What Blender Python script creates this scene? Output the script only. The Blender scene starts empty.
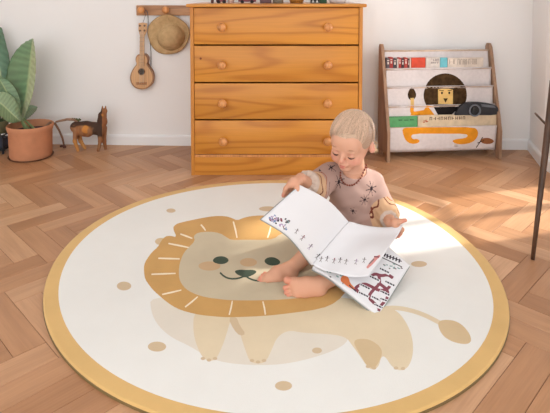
import bpy, bmesh, math, random
import numpy as np
from math import sin, cos, pi, radians, tan, atan2, sqrt
from mathutils import Vector, Matrix
from mathutils.geometry import delaunay_2d_cdt
from mathutils import noise as mnoise

random.seed(7)
SC = bpy.context.scene
COL = SC.collection

# ------------------------------------------------------------------ camera
FPX, CAMH, PITCH = 517.0, 0.92, radians(3.0)
CX, CY = 275.0, -5 + 517.0 * tan(PITCH)
cd = bpy.data.cameras.new('camera'); cam = bpy.data.objects.new('camera', cd); COL.objects.link(cam)
cam.location = (0, 0, CAMH); cam.rotation_euler = (pi/2 - PITCH, 0, 0)
cd.sensor_width = 36; cd.lens = 36 * FPX / 550.0
cd.shift_y = -(206.5 - CY) / 550.0
cd.clip_start = 0.05
SC.camera = cam

def ray(px, py):
    u = (px - CX) / FPX; v = (py - CY) / FPX
    return Vector((u, cos(PITCH) - v*sin(PITCH), -sin(PITCH) - v*cos(PITCH)))
def ground(px, py, z=0.0):
    d = ray(px, py); t = (z - CAMH) / d.z
    return Vector((d.x*t, d.y*t, z))
def at(px, py, Y):
    d = ray(px, py); t = Y / d.y
    return Vector((d.x*t, Y, CAMH + d.z*t))

# ------------------------------------------------------------------ scene bookkeeping
def tag(o, label=None, cat=None, group=None, kind=None):
    if label: o['label'] = label
    if cat: o['category'] = cat
    if group: o['group'] = group
    if kind: o['kind'] = kind
    return o
def empty(name, loc, label, cat, group=None, rz=0):
    o = bpy.data.objects.new(name, None); COL.objects.link(o)
    o.location = loc; o.rotation_euler = (0, 0, rz); o.empty_display_size = .05
    return tag(o, label, cat, group)
def world_of(o):
    M = Matrix.LocRotScale(o.location, o.rotation_euler, o.scale)
    return world_of(o.parent) @ o.matrix_parent_inverse @ M if o.parent else M
def link(name, me, mats, parent=None, smooth=False):
    o = bpy.data.objects.new(name, me); COL.objects.link(o)
    if not isinstance(mats, (list, tuple)): mats = [mats]
    for m in mats: me.materials.append(m)
    if smooth:
        me.polygons.foreach_set('use_smooth', [True]*len(me.polygons))
    if parent is not None:
        o.parent = parent; o.matrix_parent_inverse = world_of(parent).inverted()   # geometry is written in world coordinates
    return o
def recenter(o):
    """move the origin of a top-level mesh object to the middle of its base"""
    me = o.data
    n = len(me.vertices); a = np.empty(n*3, 'f'); me.vertices.foreach_get('co', a); a = a.reshape(-1, 3)
    c = (a.max(0) + a.min(0)) / 2; c[2] = a[:, 2].min()
    a -= c; me.vertices.foreach_set('co', a.ravel()); me.update()
    o.location = [float(v) for v in c]
    return o

class MB:
    """collects shapes in world coordinates into ONE mesh"""
    def __init__(s): s.bm = bmesh.new()
    def _m(s, fs, mi):
        for f in fs: f.material_index = mi
    def box(s, c, size, M=None, mi=0, bevel=0.0, seg=2):
        r = bmesh.ops.create_cube(s.bm, size=1.0)
        vs = r['verts']
        bmesh.ops.scale(s.bm, vec=size, verts=vs)
        fs = list({f for v in vs for f in v.link_faces})
        s._m(fs, mi)
        if bevel > 0:
            es = list({e for v in vs for e in v.link_edges})
            rr = bmesh.ops.bevel(s.bm, geom=es, offset=bevel, segments=seg, affect='EDGES', profile=.5)
            vs = list({v for f in rr['faces'] for v in f.verts} | {v for v in vs if v.is_valid})
            for f in rr['faces']: f.material_index = mi
        T = Matrix.Translation(c) @ (M.to_4x4() if M is not None else Matrix.Identity(4))
        bmesh.ops.transform(s.bm, matrix=T, verts=vs)
        return s
    def tube(s, pts, rad, n=8, mi=0, flat=1.0, cap=True):
        pts = [Vector(p) for p in pts]
        if not hasattr(rad, '__len__'): rad = [rad]*len(pts)
        rings = []
        t0 = (pts[1]-pts[0]).normalized()
        up = Vector((0,0,1)) if abs(t0.z) < .9 else Vector((1,0,0))
        side = t0.cross(up).normalized()
        for i, p in enumerate(pts):
            t = (pts[min(i+1, len(pts)-1)] - pts[max(i-1, 0)]).normalized()
            side = (side - t*side.dot(t)).normalized(); w = t.cross(side)
            rings.append([s.bm.verts.new(p + rad[i]*(cos(2*pi*k/n)*side + flat*sin(2*pi*k/n)*w)) for k in range(n)])
        for a, b in zip(rings, rings[1:]):
            for k in range(n):
                f = s.bm.faces.new((a[k], a[(k+1)%n], b[(k+1)%n], b[k])); f.material_index = mi
        if cap:
            for r_, rev in ((rings[0], True), (rings[-1], False)):
                f = s.bm.faces.new(r_[::-1] if rev else r_); f.material_index = mi
        return s
    def lathe(s, c, prof, n=32, axis=(0,0,1), mi=0, mis=None):
        ax = Vector(axis).normalized(); q = Vector((0,0,1)).rotation_difference(ax); c = Vector(c)
        rings = []
        for (r, z) in prof:
            if r < 1e-6: rings.append([s.bm.verts.new(c + q @ Vector((0,0,z)))])
            else: rings.append([s.bm.verts.new(c + q @ Vector((r*cos(2*pi*k/n), r*sin(2*pi*k/n), z))) for k in range(n)])
        for j, (a, b) in enumerate(zip(rings, rings[1:])):
            for k in range(n):
                if len(a) == 1 and len(b) == 1: continue
                if len(a) == 1: vs = (a[0], b[(k+1)%n], b[k])
                elif len(b) == 1: vs = (a[k], a[(k+1)%n], b[0])
                else: vs = (a[k], a[(k+1)%n], b[(k+1)%n], b[k])
                f = s.bm.faces.new(vs); f.material_index = mis[j] if mis else mi
        return s
    def prism(s, poly, e, mi=0):
        """polygon (list of world points, planar) extruded by vector e"""
        e = Vector(e); a = [s.bm.verts.new(p) for p in poly]; b = [s.bm.verts.new(Vector(p)+e) for p in poly]
        n = len(a); fs = [s.bm.faces.new(a), s.bm.faces.new(b[::-1])]
        for k in range(n): fs.append(s.bm.faces.new((a[k], b[k], b[(k+1)%n], a[(k+1)%n])))
        s._m(fs, mi); return s
    def build(s, name, mats, parent=None, smooth=False, auto=None):
        bmesh.ops.recalc_face_normals(s.bm, faces=s.bm.faces)
        me = bpy.data.meshes.new(name); s.bm.to_mesh(me); s.bm.free()
        o = link(name, me, mats, parent, smooth)
        if auto:
            me.polygons.foreach_set('use_smooth', [True]*len(me.polygons))
            try: me.set_sharp_from_angle(angle=radians(auto))
            except Exception: pass
        return o

# ------------------------------------------------------------------ printed surfaces
def in_poly(poly, x, y):
    c = False; n = len(poly); j = n-1
    for i in range(n):
        xi, yi = poly[i]; xj, yj = poly[j]
        if (yi > y) != (yj > y) and x < (xj-xi)*(y-yi)/(yj-yi)+xi: c = not c
        j = i
    return c
def ell(cx, cy, rx, ry, rot=0, n=20):
    return [(cx + rx*cos(2*pi*k/n)*cos(rot) - ry*sin(2*pi*k/n)*sin(rot), cy + rx*cos(2*pi*k/n)*sin(rot) + ry*sin(2*pi*k/n)*cos(rot)) for k in range(n)]
def stroke(pts, w):
    """thick line as a polygon; pts 2D, w width or list"""
    if not hasattr(w, '__len__'): w = [w]*len(pts)
    L, R = [], []
    for i, p in enumerate(pts):
        a = pts[max(i-1, 0)]; b = pts[min(i+1, len(pts)-1)]
        dx, dy = b[0]-a[0], b[1]-a[1]; l = math.hypot(dx, dy) or 1
        nx, ny = -dy/l*w[i]/2, dx/l*w[i]/2
        L.append((p[0]+nx, p[1]+ny)); R.append((p[0]-nx, p[1]-ny))
    return L + R[::-1]
def smooth_poly(pts, it=2, closed=True):
    for _ in range(it):
        q = []; n = len(pts)
        rng = range(n) if closed else range(n-1)
        if not closed: q.append(pts[0])
        for i in rng:
            a = pts[i]; b = pts[(i+1) % n]
            q.append((a[0]*.75+b[0]*.25, a[1]*.75+b[1]*.25)); q.append((a[0]*.25+b[0]*.75, a[1]*.25+b[1]*.75))
        if not closed: q.append(pts[-1])
        pts = q
    return pts
def print_surface(outline, shapes, mapf, step=None, thick=0.0, eps=1e-6, both=None):
    """outline: ccw 2D polygon; shapes: [(poly, material index)], later wins. mapf(x,y)->Vector.
    Returns a bmesh; thickness is added along -normal (material 0)."""
    pts = [Vector(p) for p in outline]; edges = [(i, (i+1) % len(outline)) for i in range(len(outline))]
    for poly, _ in shapes:
        b = len(pts); pts += [Vector(p) for p in poly]; edges += [(b+i, b+(i+1) % len(poly)) for i in range(len(poly))]
    if step:
        xs = [p[0] for p in outline]; ys = [p[1] for p in outline]
        x = min(xs)+step/2
        while x < max(xs):
            y = min(ys)+step/2
            while y < max(ys):
                if in_poly(outline, x, y): pts.append(Vector((x + random.uniform(-.1, .1)*step, y + random.uniform(-.1, .1)*step)))
                y += step
            x += step
    V, Ed, F, ov, oe, of = delaunay_2d_cdt(pts, edges, [], 0, eps)
    bm = bmesh.new()
    bvs = {}
    def gv(i):
        if i not in bvs: bvs[i] = bm.verts.new(mapf(V[i].x, V[i].y))
        return bvs[i]
    boxes = [(min(p[0] for p in q), max(p[0] for p in q), min(p[1] for p in q), max(p[1] for p in q)) for q, _ in shapes]
    for f in F:
        cx = sum(V[i].x for i in f)/len(f); cy = sum(V[i].y for i in f)/len(f)
        if not in_poly(outline, cx, cy): continue
        mi = 0
        for (poly, m), b in zip(shapes, boxes):
            if b[0] <= cx <= b[1] and b[2] <= cy <= b[3] and in_poly(poly, cx, cy): mi = m
        try: ff = bm.faces.new([gv(i) for i in f])
        except ValueError: continue
        ff.material_index = mi
    bm.normal_update()
    if thick:
        orig = list(bm.faces); vmap = {}
        bm.verts.ensure_lookup_table()
        for v in list(bm.verts): vmap[v] = bm.verts.new(v.co - v.normal*thick)
        bedges = [e for e in bm.edges if len(e.link_faces) == 1]
        for f in orig:
            nf = bm.faces.new([vmap[v] for v in f.verts][::-1]); nf.material_index = both if both is not None else 0
        for e in bedges:
            l = e.link_loops[0]; a, b = l.vert, l.link_loop_next.vert
            nf = bm.faces.new((b, a, vmap[a], vmap[b])); nf.material_index = both if both is not None else 0
    return bm
def bm_build(bm, name, mats, parent=None, smooth=False):
    me = bpy.data.meshes.new(name); bm.to_mesh(me); bm.free()
    return link(name, me, mats, parent, smooth)

# ------------------------------------------------------------------ materials
def srgb(r, g, b):
    f = lambda c: (c/255/12.92) if c/255 <= .04045 else ((c/255+.055)/1.055)**2.4
    return (f(r), f(g), f(b), 1)
class NT:
    def __init__(s, name, rough=.6, spec=.3):
        s.m = bpy.data.materials.new(name); s.m.use_nodes = True; s.t = s.m.node_tree; s.n = s.t.nodes
        s.b = s.n['Principled BSDF']; s.b.inputs['Roughness'].default_value = rough
        s.b.inputs['Specular IOR Level'].default_value = spec
    def node(s, typ, **kw):
        n = s.n.new(typ)
        for k, v in kw.items():
            if k in n.inputs: n.inputs[k].default_value = v
            else: setattr(n, k, v)
        return n
    def l(s, a, b): s.t.links.new(a, b)
    def math(s, op, a, b=None):
        n = s.n.new('ShaderNodeMath'); n.operation = op
        for i, v in enumerate((a, b)):
            if v is None: continue
            if isinstance(v, (int, float)): n.inputs[i].default_value = v
            else: s.l(v, n.inputs[i])
        return n.outputs[0]
    def ramp(s, fac, stops):
        n = s.n.new('ShaderNodeValToRGB'); e = n.color_ramp.elements
        e[0].position, e[0].color = stops[0]; e[1].position, e[1].color = stops[-1]
        for p, c in stops[1:-1]:
            q = e.new(p); q.color = c
        s.l(fac, n.inputs[0]); return n.outputs[0]
    def mix(s, fac, a, b, mode='MIX'):
        n = s.n.new('ShaderNodeMix'); n.data_type = 'RGBA'; n.blend_type = mode
        for i, v in ((0, fac), (6, a), (7, b)):
            if isinstance(v, (int, float)): n.inputs[i].default_value = v
            elif isinstance(v, tuple): n.inputs[i].default_value = v
            else: s.l(v, n.inputs[i])
        return n.outputs[2]
    def bump(s, h, strength=.2, dist=.002):
        n = s.n.new('ShaderNodeBump'); n.inputs['Strength'].default_value = strength; n.inputs['Distance'].default_value = dist
        s.l(h, n.inputs['Height']); s.l(n.outputs[0], s.b.inputs['Normal'])
    def color(s, c):
        if isinstance(c, tuple): s.b.inputs['Base Color'].default_value = c
        else: s.l(c, s.b.inputs['Base Color'])
    def coord(s, scale=(1,1,1), which='Object', rot=(0,0,0), rnd=False):
        tc = s.n.new('ShaderNodeTexCoord'); mp = s.n.new('ShaderNodeMapping')
        mp.inputs['Scale'].default_value = scale; mp.inputs['Rotation'].default_value = rot
        s.l(tc.outputs[which], mp.inputs['Vector'])
        if rnd:
            oi = s.n.new('ShaderNodeObjectInfo')
            v = s.n.new('ShaderNodeCombineXYZ')
            a = s.math('MULTIPLY', oi.outputs['Random'], 17.0); s.l(a, v.inputs[0])
            b_ = s.math('MULTIPLY', oi.outputs['Random'], 43.0); s.l(b_, v.inputs[2])
            s.l(v.outputs[0], mp.inputs['Location'])
        return mp.outputs[0]
_plain = {}
def plain(name, rgb, rough=.6, spec=.3, var=.06, scale=30, bump=0, bdist=.001, metal=0):
    if name in _plain: return _plain[name]
    t = NT(name, rough, spec); c = srgb(*rgb)
    v = t.coord(); n = t.node('ShaderNodeTexNoise', Scale=scale, Detail=4.0); t.l(v, n.inputs['Vector'])
    d = tuple(x*(1-var*2) for x in c[:3]) + (1,); u = tuple(min(1, x*(1+var*1.2)) for x in c[:3]) + (1,)
    t.color(t.ramp(n.outputs[0], [(.3, d), (.7, u)]))
    if bump: t.bump(n.outputs[0], bump, bdist)
    t.b.inputs['Metallic'].default_value = metal
    _plain[name] = t.m; return t.m
def wood(name, light, dark, axis=0, grain=9., ring=7., rough=.45, rnd=True, contrast=.5, spec=.4, fine=.25):
    """grain runs along axis; contour style rings plus fine streaks"""
    t = NT(name, rough, spec)
    sc = [grain]*3; sc[axis] = grain*.13
    v = t.coord(tuple(sc), rnd=rnd)
    n = t.node('ShaderNodeTexNoise', Scale=1.0, Detail=1.5, Roughness=.45); t.l(v, n.inputs['Vector'])
    r = t.math('SINE', t.math('MULTIPLY', n.outputs[0], ring*6.283))
    r = t.math('MULTIPLY', t.math('ADD', r, 1.0), .5)
    r = t.math('POWER', r, 3.2)
    sc2 = [260.]*3; sc2[axis] = 5.
    v2 = t.coord(tuple(sc2), rnd=rnd)
    n2 = t.node('ShaderNodeTexNoise', Scale=1.0, Detail=3.0); t.l(v2, n2.inputs['Vector'])
    n3 = t.node('ShaderNodeTexNoise', Scale=.6, Detail=1.0); t.l(v, n3.inputs['Vector'])
    L, D = srgb(*light), srgb(*dark)
    base = t.mix(t.math('MULTIPLY', r, contrast), L, D)
    streak = t.ramp(n2.outputs[0], [(.35, (1-fine,)*3+(1,)), (.65, (1.0,)*3+(1,))])
    base = t.mix(1.0, base, streak, 'MULTIPLY')
    blot = t.ramp(n3.outputs[0], [(.3, (.86, .84, .8, 1)), (.7, (1.05, 1.05, 1.05, 1))])
    t.color(t.mix(1.0, base, blot, 'MULTIPLY'))
    t.bump(n2.outputs[0], .08, .0006)
    return t.m

def m_wall():
    t = NT('painted_wall', .85, .2); v = t.coord()
    n = t.node('ShaderNodeTexNoise', Scale=1.3, Detail=3.0); t.l(v, n.inputs['Vector'])
    t.color(t.ramp(n.outputs[0], [(.3, srgb(237, 236, 235)), (.7, srgb(242, 241, 240))]))
    n2 = t.node('ShaderNodeTexNoise', Scale=160., Detail=2.0); t.l(v, n2.inputs['Vector']); t.bump(n2.outputs[0], .06, .001)
    return t.m
def m_parquet():
    t = NT('oak_parquet', .34, .45)
    g = t.n.new('ShaderNodeNewGeometry')
    at_ = t.n.new('ShaderNodeAttribute'); at_.attribute_name = 'grain'     # plank-local coordinates
    mp = t.n.new('ShaderNodeMapping'); mp.inputs['Scale'].default_value = (3.0, 26., 26.)
    t.l(at_.outputs['Vector'], mp.inputs['Vector'])
    n = t.node('ShaderNodeTexNoise', Scale=1.0, Detail=4.0, Roughness=.55); t.l(mp.outputs[0], n.inputs['Vector'])
    mp2 = t.n.new('ShaderNodeMapping'); mp2.inputs['Scale'].default_value = (6., 210., 210.)
    t.l(at_.outputs['Vector'], mp2.inputs['Vector'])
    n2 = t.node('ShaderNodeTexNoise', Scale=1.0, Detail=2.0); t.l(mp2.outputs[0], n2.inputs['Vector'])
    rr = t.ramp(g.outputs['Random Per Island'], [(0.0, srgb(168, 120, 82)), (.3, srgb(184, 136, 98)), (.55, srgb(191, 143, 104)), (.8, srgb(199, 153, 115)), (1.0, srgb(212, 168, 131))])
    c = t.mix(1.0, rr, t.ramp(n.outputs[0], [(.3, (.84, .81, .78, 1)), (.65, (1.03, 1.03, 1.03, 1))]), 'MULTIPLY')
    c = t.mix(1.0, c, t.ramp(n2.outputs[0], [(.35, (.92, .91, .9, 1)), (.6, (1, 1, 1, 1))]), 'MULTIPLY')
    t.color(c); t.bump(n2.outputs[0], .05, .0005)
    n3 = t.node('ShaderNodeTexNoise', Scale=5., Detail=2.0); v = t.coord(); t.l(v, n3.inputs['Vector'])
    mr = t.n.new('ShaderNodeMapRange'); mr.inputs['To Min'].default_value = .28; mr.inputs['To Max'].default_value = .46
    t.l(n3.outputs[0], mr.inputs['Value']); t.l(mr.outputs[0], t.b.inputs['Roughness'])
    return t.m
def m_pile(name, rgb, var=.04):
    t = NT(name, .95, .1); v = t.coord(); c = srgb(*rgb)
    n = t.node('ShaderNodeTexNoise', Scale=7., Detail=5.0, Roughness=.6); t.l(v, n.inputs['Vector'])
    t.color(t.ramp(n.outputs[0], [(.3, tuple(x*(1-var*1.6) for x in c[:3])+(1,)), (.7, tuple(min(1, x*(1+var)) for x in c[:3])+(1,))]))
    n2 = t.node('ShaderNodeTexNoise', Scale=420., Detail=2.0); t.l(v, n2.inputs['Vector']); t.bump(n2.outputs[0], .35, .002)
    t.b.inputs['Sheen Weight'].default_value = .15
    return t.m
def m_attr(name, rough=.55, spec=.35, sss=0, bumpscale=0, bs=.1, bd=.001, attr='Col'):
    t = NT(name, rough, spec); a = t.n.new('ShaderNodeAttribute'); a.attribute_name = attr; t.l(a.outputs['Color'], t.b.inputs['Base Color'])
    if sss:
        t.b.inputs['Subsurface Weight'].default_value = sss; t.b.inputs['Subsurface Radius'].default_value = (1., .35, .2); t.b.inputs['Subsurface Scale'].default_value = .006
    if bumpscale:
        v = t.coord(); n = t.node('ShaderNodeTexNoise', Scale=bumpscale, Detail=3.0); t.l(v, n.inputs['Vector']); t.bump(n.outputs[0], bs, bd)
    return t.m

WALL = m_wall(); PARQ = m_parquet()
TRIM = plain('white_trim_paint', (238, 239, 240), .45, .4, .02, 3)
PINE = wood('honey_pine', (210, 141, 56), (174, 102, 32), 0, 5.2, 11., .34, contrast=.62, fine=.08)
PINEV = wood('honey_pine_upright', (204, 135, 56), (170, 100, 36), 2, 9., 4., .4, contrast=.5, fine=.12)
KNOBW = wood('turned_pine', (222, 154, 94), (190, 118, 60), 2, 40., 3., .3, contrast=.4)
RAILW = wood('rail_wood', (196, 148, 108), (150, 100, 66), 0, 14., 4., .5, contrast=.6)
WALNUT = wood('shelf_wood', (176, 142, 116), (140, 108, 86), 2, 14., 4., .5, contrast=.5)
DARKW = wood('dark_chair_wood', (92, 66, 50), (60, 42, 32), 2, 20., 4., .45, contrast=.5)
UKEW = wood('ukulele_top_wood', (222, 176, 128), (200, 148, 100), 2, 30., 3., .4, contrast=.4)
UKES = wood('ukulele_side_wood', (176, 126, 86), (140, 94, 60), 2, 30., 3., .4, contrast=.5)

# ================================================================== SETTING
# floor: herringbone parquet, apexes pointing to the right
def herringbone():
    W, n = .082, 4
    R = Matrix.Rotation(-pi/4, 2)
    verts, faces, gr = [], [], []
    g = .0005; rnd = random.Random(3)
    def plank(x0, y0, x1, y1, horiz):
        c = [(x0*W+g, y0*W+g), (x1*W-g, y0*W+g), (x1*W-g, y1*W-g), (x0*W+g, y1*W-g)]
        w = [R @ Vector(p) for p in c]
        cx = sum(p.x for p in w)/4 + .03; cy = sum(p.y for p in w)/4 + 1.5
        if not (-2.9 < cx < 2.6 and -.4 < cy < 3.5): return
        b = len(verts); o = rnd.uniform(0, 50); dz = rnd.uniform(-.0002, .0002)
        ch = .0009
        # chamfered top: outer ring lower
        m = ((x0+x1)/2*W, (y0+y1)/2*W)
        for (p, z, sh) in [(q, -.0012, 0) for q in c] + [(q, 0, ch) for q in c]:
            q = (p[0] + (sh if p[0] < m[0] else -sh), p[1] + (sh if p[1] < m[1] else -sh))
            ww = R @ Vector(q); verts.append((ww.x + .03, ww.y + 1.5, z + dz))
            lx, ly = q[0]-m[0], q[1]-m[1]
            gr.append((lx + o, ly + o*1.7, o) if horiz else (ly + o, lx + o*1.7, o))
        faces.append((b+4, b+5, b+6, b+7))
        for k in range(4): faces.append((b+k, b+(k+1) % 4, b+4+(k+1) % 4, b+4+k))
    for j in range(-14, 15):
        for k in range(-60, 61):
            ox, oy = k + j*n, k - j*n
            plank(ox, oy, ox+n, oy+1, True)
            plank(ox+n, oy+1-n, ox+n+1, oy+1, False)
    b = len(verts)
    for p in ((-3.0, -.6), (2.7, -.6), (2.7, 3.7), (-3.0, 3.7)):
        verts.append((p[0], p[1], -.0022)); gr.append((0, 0, 0))
    for p in ((-3.0, -.6), (2.7, -.6), (2.7, 3.7), (-3.0, 3.7)):
        verts.append((p[0], p[1], -.06)); gr.append((0, 0, 0))
    base = [(b, b+1, b+2, b+3), (b+7, b+6, b+5, b+4)] + [(b+k, b+4+k, b+4+(k+1) % 4, b+(k+1) % 4) for k in range(4)]
    nf = len(faces); faces += base
    me = bpy.data.meshes.new('floor'); me.from_pydata(verts, [], faces)
    a = me.attributes.new('grain', 'FLOAT_VECTOR', 'POINT'); a.data.foreach_set('vector', np.array(gr, 'f').ravel())
    o = link('floor', me, [PARQ, plain('floor_gap', (112, 80, 58), .9, .1)])
    for i in range(nf, len(faces)): me.polygons[i].material_index = 1
    return tag(o, kind='structure')
herringbone()

K = ground(529.3, 149.3)                      # corner of back and right wall
LFT = ground(30, 143.3)
bdir = (K - LFT).normalized()                 # along the back wall, to the right
bl = K - bdir*4.2                             # far left end
bn = Vector((-bdir.y, bdir.x, 0))             # away from the room
J = ground(543.0, 167.0)                      # splayed pier beside the balcony door
J2 = Vector((J.x - .005, 0.2, 0))
HW = 2.5
def slab(name, a, b, nrm, z0, z1, th, mat, kind='structure', bevel=None):
    m = MB(); a = Vector((a.x, a.y, z0)); b = Vector((b.x, b.y, z0))
    m.prism([a, b, b + Vector((0, 0, z1-z0)), a + Vector((0, 0, z1-z0))], nrm*th)
    return tag(m.build(name, mat), kind=kind)
slab('wall_back', bl, K + bdir*.2, bn, -.05, HW, .12, WALL)
pd = (J - K).normalized(); pn = Vector((-pd.y, pd.x, 0))
if pn.x < 0: pn = -pn
slab('wall_right_pier', K, J, pn, -.05, HW, .14, WALL)
# the right wall with its glazed balcony door, straight along the room
def right_wall():
    Y0, Y1 = 2.02, 2.58; X = J.x; zt = 2.15; zb = .05
    m = MB()
    def seg(ya, yb, za, zc): m.box(((X + .08), (ya+yb)/2, (za+zc)/2), (.16, yb-ya, zc-za))
    seg(Y1, J.y, -.05, HW); seg(.15, Y0, -.05, HW); seg(Y0, Y1, zt, HW); seg(Y0, Y1, -.05, zb)
    tag(m.build('wall_right', WALL), kind='structure')
    m = MB(); xf = X + .06
    for yy in (Y0+.03, Y1-.03, (Y0+Y1)/2): m.box((xf, yy, (zb+zt)/2), (.06, .06 if yy != (Y0+Y1)/2 else .04, zt-zb), bevel=.004)
    for zz in (zb+.05, zt-.03): m.box((xf, (Y0+Y1)/2, zz), (.055, Y1-Y0, .10 if zz < 1 else .06), bevel=.004)
    for zz in (.62, 1.35):
        m.box((xf, (Y0+Y1)/2, zz), (.03, Y1-Y0, .028))
    d = tag(m.build('door_1', TRIM), kind='structure')
    m = MB(); m.box((xf, (Y0+Y1)/2, (zb+zt)/2), (.004, Y1-Y0-.08, zt-zb-.08))
    t = NT('window_glass', .02, .5)
    tr = t.n.new('ShaderNodeBsdfTransparent'); gl = t.n.new('ShaderNodeBsdfGlossy'); gl.inputs['Roughness'].default_value = .02
    mx = t.n.new('ShaderNodeMixShader'); fr = t.n.new('ShaderNodeFresnel'); fr.inputs['IOR'].default_value = 1.3
    t.l(fr.outputs[0], mx.inputs[0]); t.l(tr.outputs[0], mx.inputs[1]); t.l(gl.outputs[0], mx.inputs[2])
    t.l(mx.outputs[0], t.n['Material Output'].inputs[0])
    p = m.build('pane', t.m, d); tag(p, 'clear glass pane')
    m = MB(); zsb = 1.34  # unseen lowered shutter, added to limit the sun's reach into the room
    for k in range(17): m.box((xf+.05, (Y0+Y1)/2, zsb+.024+k*.048), (.012, Y1-Y0-.01, .046), bevel=.003)
    m.build('added_sun_shutter', plain('added_shutter_grey', (200, 200, 198), .6), d)
    m = MB(); m.tube([(xf-.03, (Y0+Y1)/2, 1.02), (xf-.07, (Y0+Y1)/2, 1.02), (xf-.07, (Y0+Y1)/2-.1, 1.02)], .008, 8)
    m.build('door_handle', plain('steel', (170, 170, 172), .3, .5, .02, 20, metal=1), d, smooth=True)
right_wall()
# baseboards
def baseboard(name, a, b, nrm, h=.063):
    m = MB(); inn = -nrm
    a = Vector((a.x, a.y, 0)); b = Vector((b.x, b.y, 0))
    prof = [(0, .0), (.014, .0), (.014, h-.012), (.010, h-.004), (.004, h), (0, h)]
    d = (b-a)
    m.prism([a + inn*x + Vector((0, 0, z)) for x, z in prof], d)
    return tag(m.build(name, TRIM), kind='structure')
baseboard('baseboard_back', bl, K, bn)
baseboard('baseboard_right', K, J, pn)
m_ = MB(); m_.box((-.25, 1.62, HW+.05), (4.6, 4.0, .1)); tag(m_.build('ceiling', WALL), kind='structure')
m_ = MB(); m_.box((bl.x-.02, 1.2, HW/2), (.1, 4.2, HW+.1)); tag(m_.build('wall_left', WALL), kind='structure')
baseboard('baseboard_right_front', J, Vector((J.x, 2.54, 0)), Vector((1, 0, 0)))

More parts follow.
